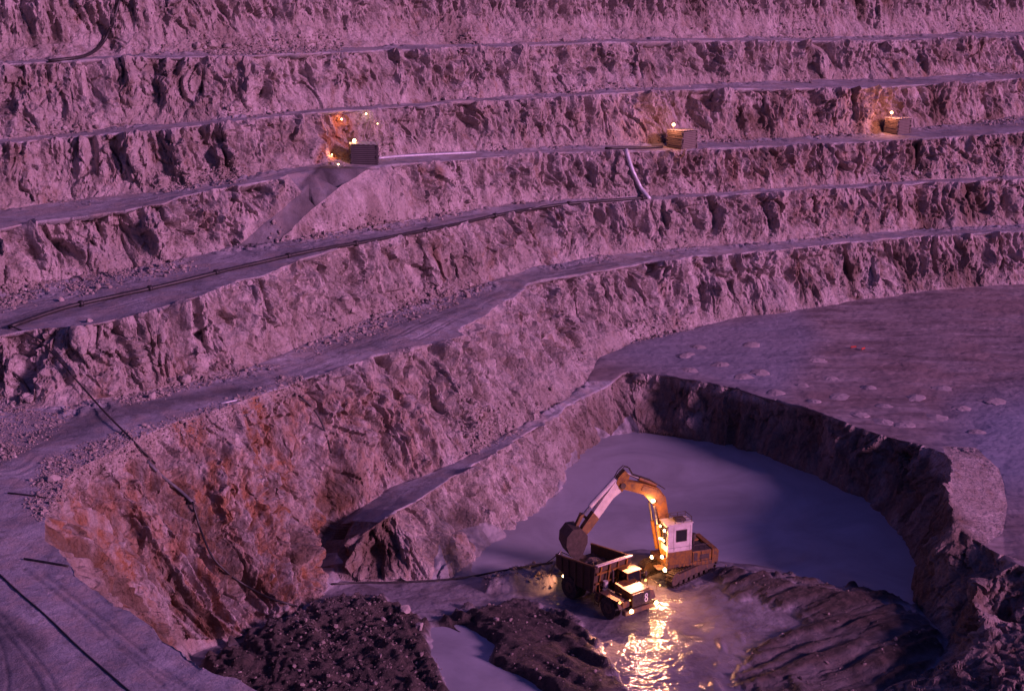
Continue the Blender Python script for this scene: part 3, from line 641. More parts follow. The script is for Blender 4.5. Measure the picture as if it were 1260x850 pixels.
wgt = np.maximum(np.exp(-((hf - 0.04) / 0.11) ** 2), .8 * reg_f[:, 1] * sstep(.5, .05, hf)) * sstep(-0.05, 0.4, fbm(P * 0.16, 3, 81)) * (1 - fl_) * (1 - np.clip(reg_f[:, 2] * 1.6, 0, 1)) * (P[:, 2] > 5.5)
vis = (PU > -60) & (PU < 1320) & (PV > -30) & (PV < 900)
extra = (inpoly([(60, 560), (150, 535), (330, 478), (350, 482), (345, 500), (230, 540), (120, 585), (50, 640), (30, 620)], 14) * 1.1
         + 1.5 * inpoly([(0, 345), (30, 340), (60, 350), (40, 370), (0, 380)], 8) + 1.3 * inpoly([(230, 48), (330, 40), (420, 40), (420, 62), (260, 68)], 6)
         + 1.2 * inpoly([(205, 212), (300, 195), (300, 222), (210, 235)], 6) + 1.2 * inpoly([(130, 480), (260, 455), (300, 462), (150, 500)], 8)
         + 1.2 * inpoly([(480, 365), (560, 345), (560, 362), (490, 382)], 6) + 1.2 * inpoly([(560, 480), (600, 500), (640, 530), (580, 560), (565, 520)], 12)
         + 1.2 * inpoly([(770, 395), (850, 385), (850, 405), (780, 420)], 8) + 1.3 * inpoly([(430, 185), (480, 170), (480, 192)], 6)
         + 1.2 * inpoly([(1040, 208), (1260, 195), (1260, 214), (1100, 222)], 8) + 1.6 * inpoly([(340, 465), (370, 462), (375, 490), (345, 490)], 6)
         + 1.0 * inpoly([(0, 500), (60, 510), (100, 500), (60, 535), (0, 570)], 12)) * (1 - fl_)
extra += 0.35 * (dirtL + 0.4 * dirtM + 0.2 * dirtR) * (fl_ > .3) + 0.5 * berm
area_w = 1.0
pw = (wgt * 1.0 + extra * 1.1) * vis; pw = pw / pw.sum()
NR = 30000
pick = RNG.choice(len(P2), NR, p=pw)
size = 0.042 * np.exp(RNG.exponential(0.42, NR)); size = np.clip(size * (0.6 + P2[pick, 1] / 230), 0.04, 0.28) * (1 - 0.3 * fl_[pick]) * np.where((PU[pick] < 360) & (PV[pick] > 470), .62, 1.0)
shapes = [rock_shape(k, 1) for k in range(6)]; small = []
for k in range(6):
    bm = bmesh.new(); bmesh.ops.create_icosphere(bm, subdivisions=1, radius=1)
    v0 = np.array([q.co[:] for q in bm.verts])[:12]; bm.free()
VV = []; TT = []; tone = []; off = 0
ico = bmesh.new(); bmesh.ops.create_icosphere(ico, subdivisions=1, radius=1)
iv = np.array([q.co[:] for q in ico.verts]); itf = np.array([[l.index for l in q.verts] for q in ico.faces]); ico.free()
for k in range(6):
    idx = np.where(np.arange(NR) % 6 == k)[0]; v, f = shapes[k]
    ang = RNG.uniform(0, 2 * math.pi, len(idx)); sc_ = size[idx][:, None] * RNG.uniform(0.6, 1.35, (len(idx), 3)); sc_[:, 2] *= 0.8
    vv = v[None] * sc_[:, None, :]; c_, s_ = np.cos(ang)[:, None], np.sin(ang)[:, None]
    x = vv[..., 0] * c_ - vv[..., 1] * s_; y = vv[..., 0] * s_ + vv[..., 1] * c_
    tt = RNG.normal(0, 0.25, (len(idx), 1)); z = vv[..., 2] + x * tt; x = x - vv[..., 2] * tt
    jit = RNG.normal(0, 0.10, (len(idx), 1, 3)); jit[..., 2] = 0
    pp = np.stack([x, y, z], -1) + P2[pick[idx]][:, None, :] + jit; pp[..., 2] += size[idx][:, None] * 0.30
    VV.append(pp.reshape(-1, 3)); TT.append((f[None] + (np.arange(len(idx)) * len(v))[:, None, None]).reshape(-1, 3) + off); off += len(idx) * len(v)
    tone.append(np.repeat(np.clip(RNG.normal(0.45, 0.22, len(idx)) - 0.5 * fl_[pick[idx]], 0, 1), len(v)))
tag(tri_object('rubble', np.vstack(VV), np.vstack(TT), M['rubble'], {'tone': np.concatenate(tone)}, smooth=False), 'loose broken rock strewn along the feet of the pit walls', kind='stuff')

def boulder(u, v, r, label, seed, tone_=0.8):
    p, n_ = hit(u, v); vv, f = rock_shape(seed, 2); g_ = np.random.default_rng(seed)
    vv = vv * r * np.array([1.15, 0.9, 0.8]); o = tri_object('boulder', vv, f, M['rubble'], {'tone': np.full(len(vv), tone_)}, smooth=False)
    o.location = p + Vector((0, 0, r * 0.3)); o.rotation_euler = (g_.uniform(-.3, .3), g_.uniform(-.3, .3), g_.uniform(0, 6)); tag(o, label, 'boulder')
BL = [(229, 469, .50, 'large pale block lying on the bench left of the upper black cable'), (188, 490, .38, 'smaller pinkish block on the rubble just below the large pale block'),
      (498, 752, .46, 'rounded pale boulder on the mud beside the left dirt heap'), (516, 772, .38, 'pink boulder at the corner of the small puddle'),
      (551, 796, .13, 'tiny dark stone poking out of the small puddle'), (434, 383, .35, 'pale boulder in the rubble below the middle cliff'),
      (424, 368, .33, 'rounded stone against the wall above the middle bench'), (110, 396, .30, 'small white stone beside the long pipe at the left end'),
      (403, 322, .35, 'block on the lip below the long pipe near the ramp'), (262, 56, .55, 'big block in the rock pile under the top wall'),
      (280, 60, .50, 'tilted slab in the rock pile under the top wall'), (243, 58, .42, 'leftmost block of the rock pile under the top wall'),
      (1100, 46, .40, 'block under the top wall at right, left of the pale slide'), (66, 592, .40, 'orange pink block on the shoulder of the left cliff'),
      (402, 254, .40, 'round pale rock at the edge of the dark ramp'), (1145, 217, .45, 'pale block in the rubble above the right hand bench'),
      (1128, 214, .38, 'smaller grey block in the rubble above the right hand bench'), (150, 672, .3, 'block caught on the left cliff above the foreground bench')]
for k, (u, v, r_, lb) in enumerate(BL): boulder(u, v, r_, lb, 50 + k)

# pale cones of drill cuttings on the dark upper floor
M['cuttings'] = plain('drill_cuttings', (0.38, 0.33, 0.34), 0.95, 0, 0.5, 3.0, (0.22, 0.17, 0.17))
CUT = [(845, 437), (860, 427), (887, 449), (915, 463), (935, 458), (925, 424), (987, 474), (1003, 443), (955, 483), (1002, 494), (1033, 488), (1022, 466), (1057, 510), (1088, 500), (1127, 489),
       (1160, 478), (1070, 477), (1183, 502), (1152, 513), (1113, 523), (1087, 519), (1223, 493), (1202, 532), (848, 456)]
CLB = {22: 'pale cuttings heap nearest the rounded buttress at the right end of the pit rim', 1: 'farthest pale cuttings heap, close under the left end of the high wall', 0: 'leftmost pale cuttings heap on the dark upper floor', 21: 'rightmost pale cuttings heap on the dark upper floor', 7: 'pale cuttings heap nearest below the red marker boards'}
for k, (u, v) in enumerate(CUT):
    g_ = np.random.default_rng(300 + k); p, _ = hit(u, v); vs = [(0, 0, 0.19 * g_.uniform(.7, 1.1))]; fs = []; nseg = 14
    R_ = g_.uniform(0.75, 1.15)
    for ring, (rr_, zz) in enumerate(((0.4, 0.13), (0.75, 0.05), (1.0, -0.05))):
        for j in range(nseg):
            a_ = 2 * math.pi * j / nseg; q = R_ * rr_ * (1 + ring * 0.10 * g_.uniform(-1, 1)) * (1 + 0.12 * ring / 2 * math.cos(2 * a_ + k))
            vs.append((q * math.cos(a_) * 1.15, q * math.sin(a_), zz * g_.uniform(.8, 1.2) if ring < 2 else zz))
    for j in range(nseg):
        fs.append((0, 1 + j, 1 + (j + 1) % nseg))
        for ring in range(2):
            a0 = 1 + ring * nseg + j; a1 = 1 + ring * nseg + (j + 1) % nseg; fs.append((a0, a0 + nseg, a1 + nseg, a1))
    o = link_mesh('cuttings_heap', vs, fs, M['cuttings'], smooth=False); o.location = p; o.rotation_euler.z = g_.uniform(0, 6)
    tag(o, CLB.get(k, 'low pale rounded heap of drill cuttings on the dark upper floor'), 'heap', 'drill cuttings heaps dotted over the upper pit floor')

# ------------------------------------------------------------------ pipes, hoses, cables laid on the ground
M['black_pipe'] = plain('black_plastic_pipe', (0.018, 0.016, 0.02), 0.5, 0, 0.5, 4, (0.09, 0.07, 0.07))
M['grey_pipe'] = plain('dull_grey_pipe', (0.13, 0.13, 0.15), 0.6, 0.1, 0.5, 4)
M['pale_pipe'] = plain('pale_steel_pipe', (0.62, 0.64, 0.70), 0.45, 0.2, 0.4, 4, (0.15, 0.11, 0.10))
def tube(pts, r, mat, name, parent=None, sides=8):
    pts = [Vector(p) for p in pts]; vs = []; fs = []
    for i, p in enumerate(pts):
        t = (pts[min(i + 1, len(pts) - 1)] - pts[max(i - 1, 0)]).normalized()
        u_ = t.cross(Vector((0, 0, 1))); u_ = u_.normalized() if u_.length > 1e-3 else Vector((1, 0, 0)); w_ = u_.cross(t)
        rr_ = r[i] if isinstance(r, (list, tuple)) else r
        for k in range(sides):
            a_ = 2 * math.pi * k / sides; vs.append(p + (u_ * math.cos(a_) + w_ * math.sin(a_)) * rr_)
    for i in range(len(pts) - 1):
        for k in range(sides):
            a0 = i * sides + k; a1 = i * sides + (k + 1) % sides; fs.append((a0, a1, a1 + sides, a0 + sides))
    fs.append(tuple(range(sides))[::-1]); fs.append(tuple(range((len(pts) - 1) * sides, len(pts) * sides)))
    return link_mesh(name, vs, fs, mat, parent, smooth=True)
def laid(px, step, r, smooth=3):
    out = []
    for (a, b), (c, d_) in zip(px, px[1:]):
        n_ = max(1, int(math.hypot(c - a, d_ - b) / step))
        for k in range(n_): out.append(hit(a + (c - a) * k / n_, b + (d_ - b) * k / n_)[0])
    out.append(hit(*px[-1])[0]); A_ = np.array(out)
    for _ in range(smooth):
        B_ = A_.copy(); B_[1:-1] = (A_[:-2] + A_[1:-1] * 2 + A_[2:]) / 4; A_ = B_
    lf = 0.22 if r < .12 and smooth > 3 else 0.0
    A_[:, 2] = A_[:, 2] + r * 0.9 + lf; A_[:, 1] -= r * 0.6 + lf
    return A_.tolist()
def pipe(name, px, r, mat, label, cat='pipe', step=9, smooth=3, joints=0):
    pts = laid(px, step, r, smooth)
    if not joints:
        o = tube(pts, r, M[mat], name); tag(o, label, cat); return
    e = bpy.data.objects.new(name, None); COL.objects.link(e); e.location = pts[0]; tag(e, label, cat)
    rel = [Vector(p) - Vector(pts[0]) for p in pts]; tube(rel, r, M[mat], 'pipe_run', e)
    for i in range(joints, len(rel) - 1, joints):
        t = (rel[i + 1] - rel[i]).normalized() * r * 0.9; tube([rel[i] - t, rel[i] + t], r * 1.7, M[mat], 'pipe_joint', e)
pipe('pipeline', [(12, 404), (45, 392), (80, 380), (120, 371), (185, 357), (240, 344), (275, 335), (345, 319), (375, 312), (420, 304), (447, 300), (487, 292), (551, 280), (599, 269), (649, 259), (700, 252), (760, 247.5), (800, 244.5)], 0.17, 'black_pipe', 'long jointed black pipeline along the bench below the ramp', joints=9)
pipe('drop_pipe', [(770, 186), (773, 198), (778, 212), (785, 228), (792, 240), (799, 247)], 0.24, 'pale_pipe', 'thick pale pipe dropping down the wall between two benches', step=5, smooth=2)
pipe('bench_pipe', [(466, 196), (490, 193.5), (520, 192), (550, 190.5), (585, 189)], 0.13, 'pale_pipe', 'thin pale pipe lying on the haul road right of the dark crib', step=8)
pipe('road_pipe', [(745, 184), (790, 183.5), (815, 182)], 0.16, 'black_pipe', 'short black pipe at the top of the pale drop pipe', step=8)
pipe('wall_cable', [(14, 404), (40, 414), (58, 430), (75, 447), (100, 476), (130, 510), (150, 530), (172, 552), (192, 573)], 0.07, 'black_pipe', 'thick black cable hanging from the pipeline down the left walls', 'cable', 7, 4)
pipe('wall_cable', [(-20, 432), (0, 446), (22, 463), (32, 472), (42, 492)], 0.08, 'black_pipe', 'short black cable at the left edge below the pipeline', 'cable', 6, 3)
pipe('gully_pipe', [(181, 568), (192, 580), (205, 592), (222, 604), (238, 620)], 0.12, 'grey_pipe', 'dull grey pipe in the gully at the top of the left cliff', step=6)
pipe('gully_hose', [(238, 620), (246, 650), (262, 690), (290, 715), (330, 738), (366, 748)], 0.08, 'black_pipe', 'black hose running down the dark gully to the pit floor', 'hose', 6, 5)
pipe('wall_hose', [(150, -6), (146, 6), (141, 24), (131, 50), (119, 66), (104, 72), (80, 75), (60, 77)], 0.16, 'black_pipe', 'black hose curving down the top wall onto the highest bench', 'hose', 6, 4)
pipe('ground_hose', [(-20, 690), (0, 706), (18, 725), (45, 747), (62, 762), (80, 780), (100, 800), (130, 825), (170, 860)], 0.05, 'black_pipe', 'thin black hose across the pale foreground bench', 'hose', 10)
pipe('ground_hose', [(30, 688), (50, 691), (84, 697)], 0.07, 'black_pipe', 'short black hose end on the lip of the foreground bench', 'hose', 8)
pipe('ground_hose', [(408, 719), (440, 717), (480, 717), (530, 715), (575, 711), (610, 704), (650, 697), (690, 691)], 0.08, 'black_pipe', 'black hose running across the pit floor to the pump frame', 'hose', 8)
pipe('cliff_hose', [(367, 489), (380, 497), (391, 510), (400, 530), (408, 560)], 0.08, 'black_pipe', 'black hose dangling over the cliff below the middle bench', 'hose', 6, 4)
pipe('shoulder_cable', [(10, 607), (40, 610), (80, 618)], 0.06, 'black_pipe', 'thin cable across the shoulder of the left cliff', 'cable', 8)
pipe('fallen_pole', [(272, 497), (295, 492)], 0.06, 'pale_pipe', 'pale pole lying on the middle bench', 'pole', 6)

# ------------------------------------------------------------------ mesh builder in a thing's own frame
class MB:
    def __init__(s): s.v = []; s.f = []
    def add(s, v, f): o = len(s.v); s.v += [tuple(q) for q in v]; s.f += [tuple(i + o for i in q) for q in f]; return s
    def box(s, x0, x1, y0, y1, z0, z1, bev=0.0, R=None, C=None):
        bm = bmesh.new(); bmesh.ops.create_cube(bm, size=1)
        for q in bm.verts: q.co = Vector(((x0 + x1) / 2 + q.co.x * (x1 - x0), (y0 + y1) / 2 + q.co.y * (y1 - y0), (z0 + z1) / 2 + q.co.z * (z1 - z0)))
        if bev: bmesh.ops.bevel(bm, geom=bm.edges[:], offset=bev, segments=1, affect='EDGES')
        if R is not None:
            for q in bm.verts: q.co = R @ (q.co - (C or Vector())) + (C or Vector())
        bm.verts.index_update(); s.add([q.co for q in bm.verts], [[l.index for l in q.verts] for q in bm.faces]); bm.free(); return s
    def prism(s, prof, y0, y1):
        """side outline in x,z extruded across y"""
        n = len(prof); v = [(x, y0, z) for x, z in prof] + [(x, y1, z) for x, z in prof]
        ar_ = sum(prof[i][0] * prof[(i + 1) % n][1] - prof[(i + 1) % n][0] * prof[i][1] for i in range(n))
        f = [tuple(range(n)), tuple(range(2 * n - 1, n - 1, -1))] + [(i, i + n, (i + 1) % n + n, (i + 1) % n) for i in range(n)]
        if ar_ < 0: f = [q[::-1] for q in f]
        return s.add(v, f)
    def cyl(s, a, b, r, n=14, r2=None):
        a, b = Vector(a), Vector(b); t = (b - a).normalized(); u_ = t.orthogonal().normalized(); w_ = t.cross(u_); r2 = r if r2 is None else r2
        v = [a + (u_ * math.cos(2 * math.pi * k / n) + w_ * math.sin(2 * math.pi * k / n)) * r for k in range(n)] + [b + (u_ * math.cos(2 * math.pi * k / n) + w_ * math.sin(2 * math.pi * k / n)) * r2 for k in range(n)]
        return s.add(v, [tuple(range(n))[::-1], tuple(range(n, 2 * n))] + [(k, (k + 1) % n, (k + 1) % n + n, k + n) for k in range(n)])
    def ball(s, c, r):
        bm = bmesh.new(); bmesh.ops.create_icosphere(bm, subdivisions=2, radius=r)
        s.add([q.co + Vector(c) for q in bm.verts], [[l.index for l in q.verts] for q in bm.faces]); bm.free(); return s
    def build(s, name, mat, parent=None, smooth=False, rz=0.0, loc=(0, 0, 0)):
        o = link_mesh(name, s.v, s.f, mat, parent, smooth); o.rotation_euler.z = rz; o.location = loc; return o
def empty(name, loc, rz, label, cat, group=None):
    e = bpy.data.objects.new(name, None); COL.objects.link(e); e.location = loc; e.rotation_euler.z = rz; e.empty_display_size = 0.3
    return tag(e, label, cat, group)
def lamp_point(parent, loc, power, colr=(1.0, 0.38, 0.13), r=0.12):
    l = bpy.data.lights.new('lamp_light', 'POINT'); l.energy = power; l.color = colr; l.shadow_soft_size = r
    o = bpy.data.objects.new('lamp_light', l); COL.objects.link(o); o.parent = parent; o.location = loc; return o
def lamp_spot(parent, loc, aim, power, ang=70, colr=(1.0, 0.40, 0.20), r=0.1):
    l = bpy.data.lights.new('lamp_beam', 'SPOT'); l.energy = power; l.color = colr; l.shadow_soft_size = r; l.spot_size = math.radians(ang); l.spot_blend = 0.6
    o = bpy.data.objects.new('lamp_beam', l); COL.objects.link(o); o.parent = parent; o.location = loc
    o.rotation_euler = (Vector(aim) - Vector(loc)).to_track_quat('-Z', 'Y').to_euler(); return o
M['yellow'] = plain('worn_yellow_paint', (0.30, 0.135, 0.022), 0.55, 0, 1.0, 2.6, (0.10, 0.05, 0.03), .9)
M['cream'] = plain('cream_paint', (0.72, 0.66, 0.62), 0.5, 0, 0.45, 2.0, (0.30, 0.22, 0.18), .55)
M['dirty_yellow'] = plain('muddy_yellow_paint', (0.20, 0.10, 0.04), 0.7, 0, 0.95, 2.5, (0.07, 0.045, 0.035), .9)
M['mud_brown'] = plain('mud_caked_brown_paint', (0.085, 0.05, 0.03), 0.8, 0, 0.9, 2.5, (0.04, 0.028, 0.024))
M['steel'] = plain('dark_muddy_steel', (0.06, 0.045, 0.04), 0.6, 0.3, 0.7, 3.0, (0.14, 0.10, 0.085))
M['bare'] = plain('bare_scraped_steel', (0.38, 0.36, 0.37), 0.35, 0.8, 0.4, 4.0)
M['rubber'] = plain('muddy_rubber', (0.025, 0.022, 0.022), 0.85, 0, 0.6, 5.0, (0.13, 0.10, 0.09))
M['glass'] = plain('dark_cab_glass', (0.015, 0.015, 0.02), 0.08, 0, 0.15, 2.0)
M['white'] = plain('white_number_paint', (0.75, 0.74, 0.76), 0.5, 0, 0.2, 6)
M['timber'] = plain('weathered_sleepers', (0.19, 0.155, 0.145), 0.9, 0, 0.7, 3.0, (0.09, 0.06, 0.05))
M['dark_timber'] = plain('tarred_sleepers', (0.075, 0.065, 0.075), 0.85, 0, 0.8, 3.0, (0.03, 0.025, 0.03))
M['sheet'] = plain('galvanised_sheet', (0.48, 0.46, 0.50), 0.5, 0.3, 0.5, 1.5, (0.22, 0.15, 0.13))
M['bulb'] = glow('lit_bulb', (1.0, 0.55, 0.22), 24.0)
M['bulb_soft'] = glow('lit_bulb_dim', (1.0, 0.42, 0.12), 4.0)
M['red'] = plain('faded_red_plastic', (0.5, 0.05, 0.04), 0.6, 0, 0.4, 5)
def lamp(parent, loc, r=0.10, mat='bulb', aim=(1, 0, -0.2), name='work_light'):
    """a round lamp housing with its lit lens"""
    a_ = Vector(aim).normalized(); L_ = Vector(loc)
    h = MB().cyl(L_ - a_ * 0.16, L_ + a_ * 0.0, r * 0.7, 12, r * 1.25).build(name, M['steel'], parent)
    MB().ball(L_ + a_ * 0.03, r).build('lamp_lens', M[mat], h, True)

# ------------------------------------------------------------------ excavator
def excavator():
    p, _ = hit(833, 705); gz = ground(p.x, p.y) + 0.02
    e = empty('excavator', (p.x, p.y, gz), math.radians(199.3), 'yellow tracked excavator with a cream cab, lamps lit and its bucket over the truck', 'excavator')
    dt = math.radians(225 - 199.3)
    for y in (1.35, -1.35):
        n = 36; L_ = 2.05; r_ = 0.56; prof = []
        fr = MB().prism([(-2.0, .35), (2.0, .35), (2.2, .6), (1.9, .92), (-1.9, .92), (-2.2, .6)], y - .22, y + .22)
        tr = fr.build('track_frame', M['dirty_yellow'], e, rz=dt)
        for x in (-L_, L_): MB().cyl((x, y - .2, .62), (x, y + .2, .62), .47, 18).build('track_wheel', M['dirty_yellow'], tr)
        for k in range(6): MB().cyl((-1.5 + k * .6, y - .24, .26), (-1.5 + k * .6, y + .24, .26), .19, 12).build('track_roller', M['steel'], tr)
        per = 4 * L_ + 2 * math.pi * r_; me = MB().box(-.115, .115, -.34, .34, -.04, .03, .012).box(-.02, .02, -.34, .34, .03, .09); first = None
        ns = 38
        for k in range(ns):
            s_ = k * per / ns
            if s_ < 2 * L_: x, z, a_ = -L_ + s_, .62 + r_, 0
            elif s_ < 2 * L_ + math.pi * r_: t = (s_ - 2 * L_) / r_; x, z, a_ = L_ + r_ * math.sin(t), .62 + r_ * math.cos(t), t
            elif s_ < 4 * L_ + math.pi * r_: x, z, a_ = L_ - (s_ - 2 * L_ - math.pi * r_), .62 - r_, math.pi
            else: t = (s_ - 4 * L_ - math.pi * r_) / r_; x, z, a_ = -L_ - r_ * math.sin(t), .62 - r_ * math.cos(t), math.pi + t
            if first is None: first = me.build('track_shoe', M['steel'], tr); o = first
            else: o = first.copy(); COL.objects.link(o); o.parent = tr
            o.location = (x, y, z); o.rotation_euler = (0, a_, 0)
    MB().box(-1.2, 1.2, -1.1, 1.1, .55, 1.05, .05).cyl((0, 0, 1.0), (0, 0, 1.4), .85, 24).build('undercarriage', M['steel'], e, rz=dt)
    # upper structure, engine deck, counterweight
    b = MB().box(-2.1, 1.55, -1.55, 1.55, 1.12, 1.42, .04).box(-2.05, -.45, .25, 1.52, 1.42, 2.25, .05).box(-2.05, .9, -1.52, -.55, 1.42, 2.25, .05)
    body = b.build('machine_house', M['yellow'], e)
    MB().box(-2.0, -.4, -.55, .25, 1.42, 2.15).build('engine_cover', M['steel'], e)
    MB().box(-2.0, -.5, .3, 1.48, 2.252, 2.30, .01).build('deck_plate', M['steel'], body)
    MB().prism([(-2.6, 1.22), (-2.12, 1.12), (-2.12, 2.28), (-2.5, 2.28), (-2.66, 2.05)], -1.5, 1.5).build('counterweight', M['yellow'], e)
    MB().box(-1.85, -1.1, 1.515, 1.55, 1.62, 1.98, .01).build('side_grille', M['steel'], body)
    MB().box(-.9, -.6, 1.515, 1.545, 1.5, 2.15, .01).build('access_panel', M['steel'], body)
    for x in (-1.2, -.5, .3): MB().box(x - .015, x + .015, 1.521, 1.56, 1.15, 2.22 if x < 0 else 1.4).build('panel_seam', M['steel'], body)
    MB().cyl((-1.3, -.1, 2.1), (-1.3, -.1, 2.8), .09).cyl((-1.3, -.1, 2.8), (-1.42, -.1, 2.95), .09).build('exhaust_stack', M['steel'], e)
    MB().cyl((-1.7, -.9, 2.2), (-1.7, -.9, 2.6), .2).build('air_filter', M['steel'], e)
    # cab on its plinth
    MB().box(-.42, 1.55, .35, 1.58, 1.423, 2.45, .04).build('cab_plinth', M['yellow'], e)
    cab = MB().box(-.38, 1.62, .32, 1.60, 2.76, 4.92, .06).build('cab', M['cream'], e, loc=(0, 0, -.3))
    MB().box(.05, .95, 1.585, 1.625, 3.55, 4.5, .02).build('cab_window', M['steel'], cab)
    MB().box(.12, .88, 1.615, 1.632, 3.62, 4.43).build('window_glass', M['glass'], cab)
    MB().box(1.6, 1.64, .45, 1.48, 3.3, 4.7, .01).build('windscreen', M['glass'], cab)
    MB().box(-.395, -.375, .5, 1.4, 3.7, 4.5).build('rear_window', M['glass'], cab)
    MB().box(-.34, 1.57, 1.598, 1.607, 3.12, 3.14).box(-.20, -.185, 1.598, 1.606, 2.85, 4.8).box(1.12, 1.135, 1.598, 1.606, 2.85, 4.8).build('door_seam', M['steel'], cab)
    MB().box(-.43, 1.72, .27, 1.66, 4.925, 4.99, .02).build('cab_roof', M['cream'], cab)
    r_ = MB()
    for x, y in ((-.33, .4), (.3, .4), (1.0, .4), (-.33, 1.5), (.3, 1.5), (1.0, 1.5)): r_.cyl((x, y, 4.98), (x, y, 5.38), .025, 6)
    for y in (.4, 1.5): r_.cyl((-.33, y, 5.38), (1.0, y, 5.38), .025, 6).cyl((-.33, y, 5.18), (1.0, y, 5.18), .02, 6)
    for x in (-.33, 1.0): r_.cyl((x, .4, 5.38), (x, 1.5, 5.38), .025, 6)
    r_.build('roof_rail', M['steel'], cab)
    MB().box(.0, .8, .6, 1.3, 4.99, 5.2, .04).build('roof_unit', M['steel'], cab)
    r_ = MB()
    for x in (-2.0, -1.5, -1.1, -.6): r_.cyl((x, 1.48, 2.28), (x, 1.48, 2.75), .022, 6)
    r_.cyl((-2.0, 1.48, 2.75), (-.6, 1.48, 2.75), .022, 6)
    r_.build('deck_rail', M['steel'], body)
    MB().cyl((1.7, 1.75, 2.0), (1.7, 1.75, 4.3), .025, 6).cyl((1.6, 1.5, 2.9), (1.7, 1.75, 2.9), .02, 6).cyl((1.6, 1.5, 4.1), (1.7, 1.75, 4.1), .02, 6).build('grab_rail', M['bare'], cab)
    MB().box(1.56, 2.3, .7, 1.6, 1.2, 1.26, .01).build('front_step', M['dirty_yellow'], e)
    # boom, stick, rams, bucket
    boom = MB().prism([(.55, 2.2), (1.15, 2.2), (1.55, 4.2), (2.05, 5.75), (3.0, 6.75), (4.75, 7.42), (4.85, 7.85), (4.5, 8.0), (2.9, 7.55), (1.75, 7.05), (1.2, 6.3), (.85, 4.4)], -.38, .22).build('boom', M['yellow'], e)
    MB().prism([(1.25, 6.2), (1.8, 6.95), (3.0, 7.45), (3.2, 7.1), (2.2, 6.5), (1.7, 5.7)], -.41, .25).build('boom_plate', M['dirty_yellow'], boom)
    MB().cyl((.85, -.5, 2.45), (.85, .34, 2.45), .2).cyl((4.65, -.45, 7.65), (4.65, .29, 7.65), .22).build('boom_pin', M['steel'], boom)
    for y in (-.55, .38):
        c = MB().cyl((1.45, y, 2.0), (1.9, y, 4.3), .15).build('boom_ram', M['yellow'], e); MB().cyl((1.9, y, 4.3), (2.2, y, 5.8), .085).build('ram_rod', M['bare'], c)
    st = MB().prism([(4.15, 8.35), (4.45, 8.75), (4.95, 8.3), (6.0, 7.0), (7.7, 4.75), (7.85, 4.3), (7.5, 4.15), (7.2, 4.4), (5.35, 6.75), (4.55, 7.3), (4.35, 7.7)], -.30, .14).build('stick', M['cream'], e)
    MB().prism([(4.10, 8.33), (4.47, 8.80), (5.0, 8.3), (5.15, 7.9), (4.7, 7.15), (4.32, 7.6)], -.33, .17).build('stick_head', M['yellow'], st)
    MB().prism([(6.9, 5.85), (7.72, 4.78), (7.88, 4.28), (7.5, 4.12), (7.15, 4.42), (6.45, 5.3)], -.32, .16).build('stick_foot', M['dirty_yellow'], st)
    c = MB().cyl((1.9, -.08, 7.25), (3.3, -.08, 7.95), .16).build('stick_ram', M['yellow'], e); MB().cyl((3.3, -.08, 7.95), (4.4, -.08, 8.55), .09).build('ram_rod', M['bare'], c)
    c = MB().cyl((5.15, -.08, 8.15), (7.1, -.08, 6.25), .19).build('bucket_ram', M['cream'], e); MB().cyl((7.1, -.08, 6.25), (7.7, -.08, 5.65), .085).build('ram_rod', M['bare'], c)
    MB().prism([(7.6, 5.8), (7.85, 5.75), (8.25, 4.95), (8.05, 4.85)], -.26, -.18).prism([(7.6, 5.8), (7.85, 5.75), (8.25, 4.95), (8.05, 4.85)], .02, .10).prism([(6.95, 5.15), (7.1, 5.05), (7.85, 5.62), (7.75, 5.8)], -.4, -.33).build('bucket_link', M['dirty_yellow'], e)
    # bucket: curved shell open towards the truck bed, side plates and teeth
    out = [(7.55, 4.35), (8.05, 4.95), (8.7, 4.95), (9.15, 4.4), (9.2, 3.7), (8.9, 3.0), (8.35, 2.55)]
    inn = [(7.70, 4.30), (8.10, 4.78), (8.64, 4.78), (9.01, 4.33), (9.05, 3.73), (8.78, 3.1), (8.35, 2.62)]
    bk = MB()
    for k in range(len(out) - 1): bk.prism([out[k], out[k + 1], inn[k + 1], inn[k]], -.80, .64)
    bk = bk.build('bucket', M['steel'], e)
    for y in (-.86, .64): MB().prism(out + [(8.0, 2.7), (7.55, 3.8)], y, y + .06).build('bucket_side', M['steel'], bk)
    for k in range(5): MB().prism([(8.25, 2.68), (8.45, 2.55), (8.2, 2.15)], -.76 + k * .33, -.64 + k * .33).build('bucket_tooth', M['bare'], bk)
    MB().prism([(7.75, 4.2), (8.2, 4.6), (8.8, 4.3), (8.9, 3.5), (8.4, 3.0), (8.0, 3.0), (7.6, 3.6)], -.75, .58).build('bucket_load', M['rubble_plain'], bk)
    # hoses along the boom and sagging over the stick pivot
    for y in (-.22, .06):
        pts = [(1.2, y, 6.9), (2.4, y, 7.75), (3.8, y, 8.35), (4.1, y, 8.9), (4.5, y, 9.05), (4.9, y, 8.7), (5.3, y, 8.0)]
        tube(pts, .035, M['rubber'], 'hydraulic_hose', e, 6)
    # lamps
    lamp(e, (2.25, .30, 6.15), .16, aim=(.3, .1, 1), name='boom_light')
    lamp(e, (1.78, 1.45, 4.25), .11); lamp(e, (1.75, .65, 4.3), .09); lamp(e, (1.95, 1.75, 3.6), .08); lamp(e, (1.8, 1.1, 3.45), .10); lamp(e, (1.75, .6, 3.3), .08)
    lamp(e, (1.85, 1.35, 2.15), .14); lamp(e, (1.75, 1.7, 1.25), .17); lamp(e, (2.2, .3, 1.75), .14)
    lamp_point(e, (2.45, .55, 6.15), 230, r=.15)
